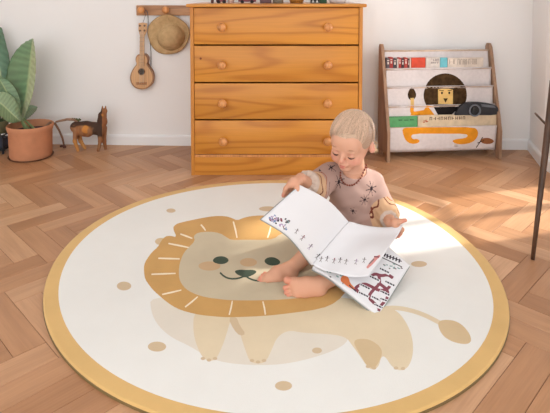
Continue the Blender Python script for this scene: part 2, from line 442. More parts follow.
# ================================================================== RUG
RC = (0.0, 1.79); RCO = [0.7382, -0.0088, -0.0245, 0.0041, -0.0115, -0.0072, 0.0025, -0.0033, -0.0038]
def rug_r(a):
    return RCO[0] + sum(RCO[2*k-1]*cos(k*a) + RCO[2*k]*sin(k*a) for k in range(1, 5))
RZ = .012
def G(p): v = ground(p[0], p[1], RZ); return (v.x, v.y)
def make_rug():
    N = 160
    A = [2*pi*k/N for k in range(N)]
    out = [(RC[0]+rug_r(a)*cos(a), RC[1]+rug_r(a)*sin(a)) for a in A]
    inn = [(RC[0]+(rug_r(a)-.038)*cos(a), RC[1]+(rug_r(a)-.038)*sin(a)) for a in A]
    sh = [(inn, 1)]
    P = lambda pts, mi, s=2: sh.append(([G(p) for p in (smooth_poly(pts, s) if s else pts)], mi))
    # pale halo under the body
    P([(150,296),(151,312),(158,326),(172,338),(190,346),(215,362),(262,366),(300,362),(345,347),(350,332),(345,300),(200,300)], 2)
    # body, legs
    P([(194,312),(193,330),(196,344),(202,357),(208,361),(216,360),(222,347),(226,336),(231,318),(236,318),(240,334),(246,352),(250,362),(258,364),(266,362),(272,349),(277,337),(288,330),(304,333),(330,334),(346,337),(352,345),(360,356),(368,368),(374,370),(379,366),(381,357),(385,356),(392,367),(400,371),(408,368),(413,356),(413,340),(408,325),(398,311),(386,307),(360,300),(330,296),(280,300),(210,300)], 3)
    P([(352,340),(359,353),(367,366),(374,369),(379,362),(383,352),(378,344),(366,338)], 4)
    P([(228,318),(234,330),(240,336),(246,334),(240,326),(236,316)], 9, 1)
    # tail
    sh.append(([G(p) for p in stroke(smooth_poly([(380,309),(394,307.5),(408,309.5),(424,314.5),(442,324)], 2, False), 4.4)], 3))
    P([(437,322),(444,319.5),(455,320.5),(464,326),(471,336),(471,343),(463,344.5),(450,341),(441,334)], 4)
    # toes
    for x, y in ((203,358.5),(209,360),(215,358.5),(252,360.5),(258,362),(264,360.5),(368,366.5),(374,368),(396,368),(403,368.5)):
        P(ell(x, y, 2.3, 1.6), 9, 0)
    # ear on the outside of the mane, mane
    P(ell(161, 241.5, 6, 3.6), 4, 0)
    P([(172.5,228),(176,224),(182,222.2),(192,220),(202,218),(214,216),(225,216),(232,218),(237,220.5),(243,218),(250,216.2),(260,215.4),(269,215.7),(290,218),(315,228),(335,245),(347,266),(349,288),(337,302),(321,309),(288,313.5),(265,316),(229,317.5),(215,316.5),(200,315),(187,312),(177,308.6),(168,303),(161.5,297.6),(154,291),(149,285),(145,279),(144,272),(144,265),(146.5,259.5),(152,252),(158,247),(161,241),(165,236.5),(170,235.6),(177,237.5)], 5, 1)
    # mane ticks
    tk = [(225,78,240,97),(328,68,340,120),(160,108,198,122),(122,138,187,151),(90,185,158,187),(68,236,145,233),(102,300,163,286),(175,340,215,307),(315,365,325,320),(430,364,422,322),(437,120,447,85)]
    for a, b, c, d in tk:
        q = [(130+a/3.176, 200+b/3.176), (130+(a+c)/6.352+.3, 200+(b+d)/6.352), (130+c/3.176, 200+d/3.176)]
        sh.append(([G(p) for p in stroke(q, [1.4, 1.7, 1.2])], 6))
    # face with ears
    P([(189,247),(195,241),(193.5,236),(198,232.5),(209,231.5),(220,233),(227,237.5),(231,240),(246,239.7),(262,240),(274,239),(280,234),(290,232),(300,235),(302,242),(300,246),(314,252),(326,264),(330,277),(325,290),(308,297),(285,299.5),(256,300.5),(232,300.3),(218,299),(206,297.3),(196,294.5),(188,290.5),(183.5,286.6),(180,281),(178.8,275.6),(179,267),(181,259),(184,252.5)], 7, 1)
    P(ell(209.5, 266, 11, 4.6), 10, 0); P(ell(248.5, 262.3, 8.5, 4.3), 10, 0)
    # eyes, nose, mouth
    P([(212.3,261.5),(214,258),(218.5,256.2),(224,256.3),(228.4,258.6),(228.6,261.5),(224.5,264),(218,264.2)], 8)
    P([(264,262),(265.5,258.5),(270,257),(275,257.4),(280,260.5),(280.3,263.5),(276,265.6),(269,265.5)], 8)
    P([(234,271),(239,269.6),(246,270),(253,269.6),(257.2,271.4),(254,274.6),(247,277.4),(244,277.2),(237,274.6)], 8)
    sh.append(([G(p) for p in stroke(smooth_poly([(220,272.5),(224,276.5),(230,278.9),(238,278.6),(245.3,275.8),(250,279),(257,281),(262,280.2)], 1, False), 1.7)], 8))
    # dots
    for x, y, rx, ry in ((171,210.6,4.6,2.1),(157,346.6,9.2,5),(124,286,7.2,4.4),(283.5,385.8,8.6,4.8),(419,264,8,3),(268,208.8,9,2.5),(317,350.5,5,3),(388,207,9,2.2),(453,388,4,2)):
        if (x, y) == (453, 388): continue
        P(ell(x, y, rx, ry), 9, 0)
    mats = [m_pile('rug_border_mustard', (216, 178, 116)), m_pile('rug_ivory', (230, 230, 226), .012), m_pile('rug_pale_cream', (222, 215, 202), .02),
            m_pile('rug_sand', (220, 204, 174), .03), m_pile('rug_tuft_sand', (208, 184, 146), .03), m_pile('rug_mane_ochre', (202, 158, 94), .05),
            m_pile('rug_tick_white', (240, 226, 200)), m_pile('rug_face_cream', (200, 187, 160), .03), m_pile('rug_dark_green', (58, 74, 58), .05),
            m_pile('rug_dot_beige', (206, 184, 152), .03), m_pile('rug_blush', (202, 170, 132), .03)]
    bm = print_surface(out, sh, lambda x, y: Vector((x, y, RZ)), eps=1e-6)
    # pile edge: rounded skirt with a darker bound rim
    ring0 = [v for v in bm.verts if any(len(e.link_faces) == 1 for e in v.link_edges)]
    ring0.sort(key=lambda v: atan2(v.co.y-RC[1], v.co.x-RC[0]))
    prev = ring0; Mi = [0, 0, 11, 11]
    for j, (dr, z) in enumerate(((.003, .0105), (.0048, .007), (.0045, .0035), (.006, .0006))):
        cur = []
        for v in ring0:
            a = atan2(v.co.y-RC[1], v.co.x-RC[0]); cur.append(bm.verts.new((v.co.x+dr*cos(a), v.co.y+dr*sin(a), z)))
        n = len(cur)
        for k in range(n):
            f = bm.faces.new((prev[k], cur[k], cur[(k+1) % n], prev[(k+1) % n])); f.material_index = Mi[j]
        prev = cur
    bmesh.ops.recalc_face_normals(bm, faces=bm.faces)
    mats.append(m_pile('rug_bound_edge', (120, 98, 62)))
    o = bm_build(bm, 'rug', mats)
    tag(o, 'round ivory rug with mustard border and smiling lion face print on the parquet', 'rug')
    recenter(o)
make_rug()

# ================================================================== DRESSER
YF = ground(193, 175.5).y                     # front plane
def fx(px, py=100): return at(px, py, YF).x
def fz(py): return at(275, py, YF).z
def make_dresser():
    xl, xr = fx(190.6), fx(362.2); zt = fz(7.2); top = fz(3.9)
    yb = 3.09
    r = empty('dresser', ((xl+xr)/2, (YF+yb)/2, 0), 'wide honey pine chest of four drawers standing against the back wall', 'dresser')
    m = MB()
    for x, s in ((xl, 1), (xr, -1)):
        m = MB(); m.box((x + s*.009, (YF+yb)/2, zt/2), (.018, yb-YF, zt), bevel=.002); m.build('side_panel', PINEV, r)
    m = MB(); m.box(((xl+xr)/2, (YF+yb)/2 - .004, (zt+top)/2), (xr-xl+.034, yb-YF+.024, top-zt), bevel=.005, seg=3); m.build('top', PINE, r, auto=40)
    m = MB(); m.box(((xl+xr)/2, yb-.012, zt/2+.03), (xr-xl-.036, .008, zt-.07)); m.build('back_panel', PINE, r)
    zp = fz(156.2)
    m = MB(); m.box(((xl+xr)/2, YF+.014, (zp-.006)/2), (xr-xl-.036, .02, zp-.006), bevel=.002); m.build('plinth', PINE, r)
    m = MB(); m.box(((xl+xr)/2, YF+.016, zp), (xr-xl-.036, .026, .012), bevel=.003); m.build('bottom_rail', KNOBW, r)
    # dark carcass behind fronts is just the open interior
    lines = [7.9, 45.2, 82.8, 120.0, 157.0]
    inner_l, inner_r = xl+.0195, xr-.0195
    for i in range(4):
        za, zb = fz(lines[i]+.75), fz(lines[i+1]-.75)
        if i == 3: zb = zp + .009
        if i == 0: za = zt - .003
        m = MB(); c = Vector(((inner_l+inner_r)/2, YF+.012, (za+zb)/2))
        m.box((0, 0, 0), (inner_r-inner_l, .02, za-zb), bevel=.003)
        # drawer box behind the front
        m.box((0, .19, -.01), (inner_r-inner_l-.03, .36, (za-zb)*.6))
        d = m.build('drawer', PINE, None, auto=40); d.location = c
        d.parent = r; d.matrix_parent_inverse = Matrix.Translation(r.location).inverted()
        if i == 1:
            kc = at(200.6, 58.6, YF+.001); m = MB(); m.lathe((kc.x, YF+.0018, kc.z), [(0, 0), (.0055, 0), (.004, .0006), (0, .0008)], 14, (0, -1, 0)); q = m.build('knot', plain('knot_brown', (120, 56, 28), .5)); q.parent = d; q.matrix_parent_inverse = Matrix.Translation(c).inverted()
        ky = [27, 64.6, 102.6, 140.4][i]
        for kx in ([222, 222.2, 222.8, 223.6][i], [327.6, 327.4, 327.2, 327][i]):
            k = at(kx, ky, YF); m = MB()
            m.lathe((k.x, YF+.002, k.z), [(.0, 0), (.011, 0), (.009, .004), (.0085, .009), (.013, .014), (.0195, .021), (.0215, .029), (.0195, .037), (.013, .043), (.006, .0455), (0, .046)], 24, (0, -1, 0))
            kn = m.build('knob', KNOBW, None, smooth=True)
            kn.parent = d; kn.matrix_parent_inverse = Matrix.Translation(c).inverted()
    return r, top
dresser, DTOP = make_dresser()
# small knot in the second drawer front
def on_top():
    z = DTOP + .0005
    def X(px, Y): return at(px, 2, Y).x
    # dark wooden candlestick
    Y = 2.78; x = X(212.3, Y); m = MB()
    m.lathe((x, Y, z), [(0, 0), (.008, 0), (.008, .012), (.005, .03), (.005, .1), (.008, .11), (.008, .12), (0, .12)], 16)
    o = m.build('candlestick', plain('dark_umber', (84, 50, 46), .4, .4), smooth=True); tag(o, 'slim dark wooden stick standing leftmost on the dresser top', 'candlestick'); recenter(o)
    # two red toy cars
    for i, (pa, pb, col, lab) in enumerate(((216.5, 226.5, (140, 52, 58), 'small dull red toy car on the dresser, the left of two'), (238.5, 256, (112, 14, 28), 'larger dark red toy car on the dresser right of the small red one'))):
        xa, xb = X(pa, Y), X(pb, Y); w = xb-xa; h = .045 + .02*i
        r = empty('toy_car', ((xa+xb)/2, Y, z), lab, 'toy car')
        m = MB(); zz = z + .008
        pr = [(0, 0), (w, 0), (w, h*.4), (w*.86, h*.48), (w*.72, h), (w*.3, h), (w*.14, h*.5), (0, h*.42)]
        m.prism([(xa+a, Y-.02, zz+b) for a, b in pr], (0, .04, 0)); m.build('body', plain('toy_red_%d' % i, col, .3, .5), r)
        for wx in (xa+w*.22, xa+w*.78):
            for yy in (Y-.023, Y+.017):
                m = MB(); m.lathe((wx, yy, z+.009), [(0, 0), (.009, 0), (.009, .006), (0, .006)], 16, (0, 1, 0)); m.build('wheel', plain('toy_tyre', (34, 26, 28), .7), r)
    # small pink jar
    x = X(231, Y); m = MB(); m.lathe((x, Y, z), [(0, 0), (.016, 0), (.018, .004), (.018, .05), (.013, .06), (.013, .075), (0, .075)], 24)
    o = m.build('jar', plain('dusty_pink_glaze', (206, 176, 164), .25, .5), smooth=True); tag(o, 'pale pink jar on the dresser between the two red toy cars', 'jar'); recenter(o)
    # dark low box
    m = MB(); xa, xb = X(260, Y), X(271.5, Y); m.box(((xa+xb)/2, Y, z+.022), (xb-xa, .05, .044), bevel=.003)
    o = m.build('trinket_box', plain('dark_brown_lacquer', (96, 62, 64), .4, .4)); tag(o, 'low dark brown box on the dresser left of the glass tumbler', 'box'); recenter(o)
    # tumbler
    x = X(278, Y); m = MB(); r = (X(284, Y)-X(272.5, Y))/2
    m.lathe((x, Y, z), [(0, 0), (r*.92, 0), (r, .09), (r-.002, .09), (r*.9-.002, .006), (0, .006)], 28)
    t = NT('grey_glass', .1, .5); t.color(srgb(186, 184, 172)); t.b.inputs['Transmission Weight'].default_value = .5
    o = m.build('glass_tumbler', t.m, smooth=True); tag(o, 'greyish glass tumbler standing mid dresser top', 'tumbler'); recenter(o)
    # amber wooden bowl
    x = X(296.5, Y); r = (X(305, Y)-X(288, Y))/2; m = MB()
    m.lathe((x, Y, z), [(0, 0), (r*.75, 0), (r, .04), (r-.004, .04), (r*.7, .006), (0, .006)], 28)
    o = m.build('wooden_bowl', wood('amber_wood', (190, 130, 60), (150, 92, 40), 0, 30.), smooth=True); tag(o, 'amber wooden bowl on the dresser right of the tumbler', 'bowl'); recenter(o)
    # black block with white pattern, green block
    xa, xb = X(310.5, Y), X(319, Y); r = empty('patterned_block', ((xa+xb)/2, Y, z), 'black block with white triangle pattern on the dresser', 'block')
    m = MB(); m.box(((xa+xb)/2, Y, z+.03), (xb-xa, .045, .06), bevel=.002); m.build('body', plain('black_paint', (30, 34, 32), .4), r)
    m = MB()
    for k in range(2):
        for j in range(3):
            cx = xa + (xb-xa)*(.27+.46*k); zz = z+.004+.018*j
            m.prism([(cx-.008, Y-.0235, zz), (cx+.008, Y-.0235, zz), (cx, Y-.0235, zz+.014)], (0, .0008, 0))
    m.build('triangle_pattern', plain('white_paint', (226, 226, 222), .5), r)
    xa, xb = X(319.6, Y), X(326.5, Y); m = MB(); m.box(((xa+xb)/2, Y, z+.025), (xb-xa, .04, .05), bevel=.003)
    o = m.build('toy_block', plain('dark_green_paint', (34, 74, 44), .4)); tag(o, 'dark green block beside the black patterned block', 'block'); recenter(o)
    # white ceramic vase
    x = X(337.5, Y); r = (X(346, Y)-X(328, Y))/2; m = MB()
    m.lathe((x, Y, z), [(0, 0), (r*.8, 0), (r, .02), (r, .05), (r*.5, .09), (r*.45, .11), (r*.38, .11), (r*.4, .09), (0, .06)], 32)
    o = m.build('vase', plain('white_ceramic', (226, 224, 226), .2, .5, .02), smooth=True); tag(o, 'white ceramic vase rightmost on the dresser top', 'vase'); recenter(o)
on_top()

# ================================================================== WALL PEG RAIL, UKULELE, HAT
def wallY(x): return LFT.y + (x - LFT.x) * bdir.y / bdir.x
def peg_rail():
    xa = at(136.3, 10, 3.2).x; Yw = wallY(xa); xa = at(136.3, 10, Yw-.02).x; xb = xa + .40
    zt, zb = at(140, 5.3, Yw-.02).z, at(140, 15.4, Yw-.02).z
    r = empty('peg_rail', ((xa+xb)/2, Yw, (zt+zb)/2), 'brown wooden peg rail on the back wall left of the dresser', 'peg rail')
    q = Matrix.Rotation(atan2(bdir.y, bdir.x), 3, 'Z')
    m = MB(); m.box(((xa+xb)/2, wallY((xa+xb)/2)-.0105, (zt+zb)/2), (xb-xa, .02, zt-zb), q, bevel=.003); m.build('board', RAILW, r, auto=40)
    pegs = []
    for px in (142.2, 166.8):
        p = at(px, 10.6, Yw-.03); c = Vector((p.x, wallY(p.x)-.021, p.z)); pegs.append(c); m = MB()
        m.lathe(c, [(0, 0), (.009, 0), (.009, .012), (.011, .02), (.021, .03), (.022, .038), (.016, .046), (0, .048)], 20, (0, -1, 0.12))
        m.build('peg', KNOBW, r, smooth=True)
    return pegs
PEGS = peg_rail()
def ukulele():
    Yw = wallY(at(141, 50, 3.2).x); Y = Yw - .05
    p = lambda x, y, d=0: at(x, y, Y-d)
    s = (p(151, 50).x - p(150, 50).x)          # metres per pixel
    r = empty('ukulele', p(141.5, 56), 'small pale wooden ukulele hanging on the wall below the peg rail', 'ukulele')
    T = lambda x, y: (x, y)
    half = [(141.6,53.6),(137.6,54.5),(135.6,57.5),(135.6,61),(136.8,64),(134.4,67),(131.6,71),(130.0,76),(130.2,81),(132.2,85.5),(136,88.6),(141,89.6)]
    oth = [(2*141.6-x + .3, y) for x, y in half[::-1]]
    pol = smooth_poly(half + oth, 2)
    m = MB(); m.prism([p(x, y) for x, y in pol], (0, .042, 0)); m.build('body', UKES, r)
    c2 = (141.6, 72)
    m = MB(); m.prism([p(c2[0]+(x-c2[0])*.9, c2[1]+(y-c2[1])*.93) - Vector((0, .0008, 0)) for x, y in pol], (0, .002, 0)); m.build('soundboard', UKEW, r)
    m = MB(); c = p(141.6, 71.6); m.lathe((c.x, Y-.0012, c.z), [(0, 0), (3.1*s, 0), (3.1*s, .0012), (0, .0012)], 24, (0, -1, 0)); m.build('soundhole', plain('dark_hole', (34, 22, 20), .8), r)
    m = MB(); m.lathe((c.x, Y-.001, c.z), [(3.1*s, 0), (3.8*s, 0), (3.8*s, .001), (3.1*s, .001), (3.1*s, 0)], 24, (0, -1, 0)); m.build('rosette', UKES, r)
    m = MB(); a, b = p(136.6, 82), p(146.8, 84.6); m.box(((a.x+b.x)/2, Y-.004, (a.z+b.z)/2), (b.x-a.x, .007, a.z-b.z), bevel=.001); m.build('bridge', UKES, r)
    m = MB(); m.prism([p(139.6, 66), p(144.4, 66), p(144.6, 34), p(140.2, 34)], (0, -.008, 0)); m.build('fretboard', UKEW, r)
    for y in (37.5, 41.5, 46, 50.5, 55, 59, 62.5):
        m = MB(); a = p(139.9, y); m.box((a.x + 2.2*s, Y-.0088, a.z), (4.6*s, .0014, .0012)); m.build('fret', plain('fret_metal', (120, 96, 72), .4, .5), r)
    m = MB(); m.prism([p(139.8, 35.5), p(144.8, 35.5), p(146.6, 31), p(146.8, 23.4), p(142.6, 22.6), p(138.6, 23.2), p(138.5, 30)], (0, .01, 0)); m.build('headstock', UKEW, r)
    for x, y in ((140.2, 25.6), (144.9, 25.6), (140.4, 30.6), (144.9, 30.4)):
        c = p(x, y); m = MB(); m.lathe((c.x, Y+.001, c.z), [(0, 0), (.0045, 0), (.004, .006), (.006, .008), (.006, .011), (0, .012)], 12, (0, -1, 0)); m.build('tuning_peg', plain('peg_dark', (110, 78, 56), .4), r)
    for k in range(4):
        a, b = p(140.7+k*.9, 31), p(140.0+k*1.35, 83); m = MB(); m.tube([a - Vector((0, .0105, 0)), b - Vector((0, .0105, 0))], .0006, 5); m.build('string', plain('nylon', (220, 214, 200), .4), r)
    m = MB(); c = PEGS[0]
    pts = [c + Vector((.012, -.022, .012)), at(147.6, 12, Yw-.05), at(148.2, 20, Yw-.03), at(149.3, 34, Yw-.02), at(151, 52, Yw-.02), at(151.2, 64, Yw-.02), p(149.5, 72, -.03), p(146, 84, -.04)]
    m.tube(pts, .0042, 8, flat=.35)
    pts = [c + Vector((.012, -.022, .012)), at(145.6, 15, Yw-.045), at(143.2, 22, Yw-.035), p(142.5, 26, -.012)]
    m.tube(pts, .0015, 6)
    m.build('strap', plain('grey_strap', (112, 106, 112), .8), r, smooth=True)
ukulele()
def straw_hat():
    Yw = wallY(at(168, 30, 3.2).x)
    t = NT('straw', .75, .2); v = t.coord((1, 1, 1))
    w = t.node('ShaderNodeTexWave', Scale=130., Distortion=2.0, Detail=2.0); w.wave_type = 'RINGS'; w.rings_direction = 'Y'; t.l(v, w.inputs['Vector'])
    n = t.node('ShaderNodeTexNoise', Scale=40., Detail=4.0); t.l(v, n.inputs['Vector'])
    t.color(t.mix(1.0, t.ramp(n.outputs[0], [(.3, srgb(196, 162, 116)), (.7, srgb(222, 190, 144))]), t.ramp(w.outputs[0], [(.2, (.82, .8, .76, 1)), (.8, (1, 1, 1, 1))]), 'MULTIPLY'))
    t.bump(w.outputs[0], .5, .002)
    c = at(168.3, 34.6, Yw-.035); s = at(169, 34, Yw-.035).x - at(168, 34, Yw-.035).x
    r = empty('straw_hat', c, 'round straw sun hat hanging from the peg rail beside the ukulele', 'hat')
    # brim plus offset crown, as one woven surface
    def hat_r(a): return 1 + .02*sin(3*a+1) + .015*sin(5*a)
    me_v, me_f = [], []
    NA, NR = 64, 22
    for j in range(NR+1):
        u = j/NR
        for k in range(NA):
            a = 2*pi*k/NA
            if u < .58:      # crown
                q = u/.58; rad = 13.2*s*q; h = .075*(1-q**3.2)**.8 + .004
                ox, oz = 2.6*s, -2.5*s
            else:
                q = (u-.58)/.42; rad = 13.2*s + q*(20.3-13.2)*s; h = .004 + .016*q*q*(.4+.6*sin(a+.5)) + .012*q*(1-q)
                ox, oz = 2.6*s*(1-q), -2.5*s*(1-q)
            rr = rad*(hat_r(a) if u > .58 else 1+.04*sin(2*a+.6)*(u/.58))
            me_v.append((c.x + ox + rr*cos(a)*1.015, c.y + .012 - h, c.z + oz + rr*sin(a)*.97))
    for j in range(NR):
        for k in range(NA):
            me_f.append((j*NA+k, j*NA+(k+1) % NA, (j+1)*NA+(k+1) % NA, (j+1)*NA+k))
    me = bpy.data.meshes.new('brim_and_crown'); me.from_pydata(me_v, [], me_f)
    bm = bmesh.new(); bm.from_mesh(me); bmesh.ops.recalc_face_normals(bm, faces=bm.faces)
    bmesh.ops.solidify(bm, geom=bm.faces[:], thickness=.003); bm.to_mesh(me); bm.free()
    link('crown_and_brim', me, t.m, r, True)
    m = MB(); m.tube([(c.x+1.02*20.3*s*cos(a)*hat_r(a), c.y + .012 - (.004 + .016*(.4+.6*sin(a+.5))), c.z+.97*20.3*s*sin(a)*hat_r(a)) for a in [2*pi*k/48 for k in range(49)]], .0028, 6)
    m.build('brim_edge', plain('straw_edge', (170, 132, 86), .7), r, smooth=True)
    m = MB(); a = PEGS[1]; m.tube([a + Vector((0, -.024, .006)), (c.x, c.y-.004, c.z+.105), (c.x+.005, c.y, c.z+.085)], .0018, 6); m.build('hanging_cord', plain('straw_edge', (170, 132, 86), .7), r)
straw_hat()

# ================================================================== SLING BOOKCASE
def bookcase():
    P1 = ground(388.5, 162.5); P2 = ground(500.2, 159.2)
    ax = (P2 - P1).normalized(); bk = Vector((-ax.y, ax.x, 0))            # along the width, towards the wall
    W = (P2-P1).length
    r = empty('sling_bookcase', (P1+P2)/2 + bk*.1, 'sling bookcase with brown wooden sides and white canvas pockets printed with a lion', 'bookcase')
    r_ = r
    def loc(px, py, d):
        """point on the vertical plane d metres behind the front feet"""
        dr = ray(px, py); o = Vector((0, 0, CAMH)); p0 = P1 + bk*d
        t = (p0 - o).dot(bk) / dr.dot(bk); return o + dr*t
    D = .18
    zt = loc(380, 44, D-.02).z
    for i, (base, s) in enumerate(((P1, 1), (P2, -1))):
        m = MB(); T = lambda d, z: base + bk*d + Vector((0, 0, z)) - ax*.0085
        pol = [T(0, 0), T(.035, 0), T(.05, .04), T(D-.05, .04), T(D-.035, 0), T(D, 0), T(D, zt*.97), T(D-.012, zt), T(D-.035, zt), T(D-.052, zt*.965), T(.04, .30), T(.0, .16)]
        m.prism(pol, ax*.017); m.build('side_panel', WALNUT, r)
    # rods: (depth, picture height)
    rods = [(.140, 49.6), (.098, 67.6), (.074, 86.0), (.050, 104.8), (.026, 126.4)]
    rz = [(d, loc(440, y, d).z) for d, y in rods]
    DW = plain('birch_rod', (214, 190, 168), .5, .3)
    for d, z in rz:
        m = MB(); a = P1 + bk*(d+.004) + Vector((0, 0, z-.006)); m.tube([a + ax*.006, a + ax*(W-.006)], .0055, 12); m.build('rod', DW, r, smooth=True)
    canvas = plain('canvas_white', (218, 210, 209), .9, .1, .03, 60, .15, .002)
    pm = [canvas, plain('print_dark_brown', (74, 54, 34), .9, .1, .25, 40), plain('print_orange', (228, 150, 42), .9, .1, .06), plain('print_cream_yellow', (226, 188, 118), .9, .1),
          plain('print_black', (34, 30, 30), .9, .1), plain('print_warm_brown', (150, 96, 60), .9, .1), plain('print_blush', (226, 190, 160), .9, .1)]
    def inv(p):                 # world -> picture
        v = p - Vector((0, 0, CAMH)); f = Vector((0, cos(PITCH), -sin(PITCH))); u = Vector((0, sin(PITCH), cos(PITCH)))
        d = v.dot(f); return (CX + FPX*v.x/d, CY - FPX*v.dot(u)/d)
    def panel(name, top, bot, sag, shapes, thick=.0016):
        """sheet hung between two lines; top/bot = (depth, z). shapes are given in picture coordinates"""
        a0 = P1 + bk*top[0] + Vector((0, 0, top[1])) + ax*.012; a1 = P1 + bk*bot[0] + Vector((0, 0, bot[1])) + ax*.012
        H = (a1-a0).length; w = W-.024; dn = (a1-a0).normalized(); nn = ax.cross(dn).normalized()
        o = Vector((0, 0, CAMH))
        sh = []
        for poly, mi in shapes:
            q = []
            for x, y in poly:
                dr = ray(x, y); t = (a0-o).dot(nn)/dr.dot(nn); p = o+dr*t - a0; q.append((min(max(p.dot(ax), .001), w-.001), min(max(p.dot(dn), .001), H-.001)))
            sh.append((q, mi))
        def mp(x, y):
            v = y/H; wr = .0025*sin(x*34+v*3)*sin(pi*v) + .002*sin(x*75)*v*(1-v)*2
            return a0 + ax*x + dn*y + bk*(sag*sin(pi*v)*(.4+.6*sin(pi*x/w)) + wr)
        bm = print_surface([(0, 0), (0, H), (w, H), (w, 0)], sh, mp, step=.022, thick=0)
        bmesh.ops.solidify(bm, geom=bm.faces[:], thickness=thick)
        bm_build(bm, name, pm, r, True)
    mane = ell(445.4, 95.2, 21.5, 21.8, 0, 40)
    face = [(437.8,89.5),(438.2,104),(453,104.5),(453,90),(449,88.6),(442,88.6)]
    facial = [(face, 3), (ell(442, 93, 1, 1.3), 4), (ell(449.6, 93, 1, 1.3), 4), ([(443.5,98.5),(448.4,98.5),(446,103)], 1), (stroke([(439, 90.2), (443.8, 90.8)], .7), 1), (stroke([(447.8, 90.8), (452, 90.2)], .7), 1)]
    tuft = smooth_poly([(411.5,86.5),(415,90.5),(416.8,95.5),(415,99),(412,101),(408.6,98.8),(407.4,94.5),(409,90)], 2)
    tail = stroke(smooth_poly([(412.2,98),(412.6,104),(411.6,110),(412.5,113.3),(420,113.6),(432,113)], 2, False), 3.6)
    bodytop = [(428,104),(436,113),(440,116),(420,116),(424,112)]
    shp = [[], [(mane, 1)], [(mane, 1)] + facial + [(tuft, 1), (tail, 3)], [(tail, 2), ([(427,103.5),(435,115),(410,115.5),(412,112),(424,110)], 2), ([(432.5,104),(462,104),(452,115),(438,115)], 4)], []]
    fur = []
    for k in range(70):       # strands of the mane
        a = random.uniform(0, 2*pi); r0, r1 = random.uniform(8, 14), random.uniform(15, 20)
    zrod = [z for d, z in rz]
    for i in range(4):
        d0, z0 = rz[i]; d1, z1 = rz[i+1]
        bot = (d1+.022, z1-.055) if i < 3 else (d1+.03, z1-.085)
        panel('pocket_back', (d0+.004, z0), bot, .006, shp[i])
        panel('pocket_front', (d1-.0025, z1), (d1+.004 if i < 3 else d1+.004, z1-.013 if i < 3 else z1-.08), 0.0, shp[i+1] if i < 3 else []) if i < 3 else None
    band = smooth_poly([(402,128.6),(408,127),(440,127),(474,127),(478,131),(477,137),(472,142),(463,144.2),(455,143.5),(451.5,140.6),(457,138.6),(464,138),(467.5,136),(466,133.6),(440,133.4),(413,133.6),(410.5,136),(412.5,139),(417,138.6),(420,140.6),(417.5,143.2),(411,143.8),(405.4,140.5),(403,135)], 1)
    bird = smooth_poly([(480.5,139),(485,137.6),(490,138),(494.5,141),(491,143.6),(485,144),(481,142.5)], 1)
    twig = stroke([(476, 147.5), (479.5, 142.5), (482.5, 137)], .9)
    panel('pocket_front', (rz[4][0]-.0035, rz[4][1]), (.036, loc(440, 150.8, .036).z), -.004, [(band, 2), (bird, 5), (twig, 1), (stroke([(477, 143), (484, 140.5)], .8), 1)])
    m = MB(); a = P1 + bk*.05 + Vector((0, 0, .052)); m.tube([a + ax*.006, a + ax*(W-.006)], .006, 10); m.build('lower_rail', WALNUT, r, smooth=True)
    # ---- books standing in the top pocket
    books = [(386.2,390.2,58.2,(96,84,88),'dark grey'),(389.6,393.2,57.4,(170,60,56),'red'),(393,397,58.6,(70,66,72),'black'),(397,398.6,58.8,(222,206,196),'white'),
             (398.6,401.4,57.8,(176,58,52),'red'),(401.4,404.4,58.4,(80,52,54),'dark'),(404.4,407.6,57.6,(182,74,64),'red'),(407.8,409.8,58.8,(92,58,58),'brown'),(409.8,411.2,58.2,(222,200,186),'cream')]
    labs = ['dark grey book at the far left of the top bookcase pocket','slim red book second from left in the top pocket','black-spined book third from left in the top pocket','very thin white book between black and red spines','red book fifth from left in the top bookcase pocket','dark maroon book between two red spines','red book just left of the brown spine in the top pocket','brown book left of the cream spine','thin cream book left of the big orange-red one']
    d = rz[1][0]
    def bookbox(xa, xb, yt, depth, th, col, label, tilt=0, face=None, dz=.07, yb=70):
        A, B = loc(xa, yt, depth), loc(xb, yt, depth)
        o = empty('book', (A+B)/2 - Vector((0, 0, dz)), label, 'book', 'books in the bookcase pockets')
        zc = A.z - dz/2; q = Matrix((ax, bk, Vector((0, 0, 1)))).transposed()
        w = (B-A).length - .0006
        c = (A+B)/2; c = Vector((c.x, c.y, zc)) + bk*(th/2)
        m = MB()
        m.box(c - bk*(th/2-.0012), (w, .0024, dz), q, bevel=.0006); m.box(c + bk*(th/2-.0012), (w, .0024, dz), q, bevel=.0006)
        m.box(c - ax*(w/2-.0008), (.0016, th, dz), q)
        m.build('cover', plain('book_%s' % label.replace(' ', '_')[:40], col, .6, .3, .08), o)
        m = MB(); m.box(c, (max(w-.003, .002), th-.005, dz-.005), q); m.build('pages', plain('book_paper', (226, 218, 202), .8), o)
        if face:
            m = MB()
            for (u0, u1, v0, v1) in face[1]:
                cc = c - bk*(th/2+.0004) + ax*((u0+u1)/2-.5)*w + Vector((0, 0, (.5-(v0+v1)/2)*dz)); m.box(cc, ((u1-u0)*w, .0006, (v1-v0)*dz), q)
            m.build('cover_print', plain('ink_%s' % face[2], face[0], .6), o)
        return o
    for (xa, xb, yt, col, _), lb in zip(books, labs):
        th = .028
        bookbox(xa, xb, yt, d+.012, th, col, lb, face=((222, 206, 196), [(.25, .75, .15, .22), (.3, .7, .3, .5)], 'pale'))
    def letters(n, v0, v1, u0=.06, u1=.94, seed=1):
        rn = random.Random(seed); o = []
        for k in range(n):
            u = u0 + (u1-u0)*k/n; w = (u1-u0)/n
            o.append((u+w*.1, u+w*.3, v0, v1)) if rn.random() < .8 else None
            if rn.random() < .7: o.append((u+w*.6, u+w*.78, v0, v1))
            o.append((u+w*.1, u+w*.75, v0, v0+.035)) if rn.random() < .5 else o.append((u+w*.1, u+w*.75, (v0+v1)/2, (v0+v1)/2+.035))
        return o
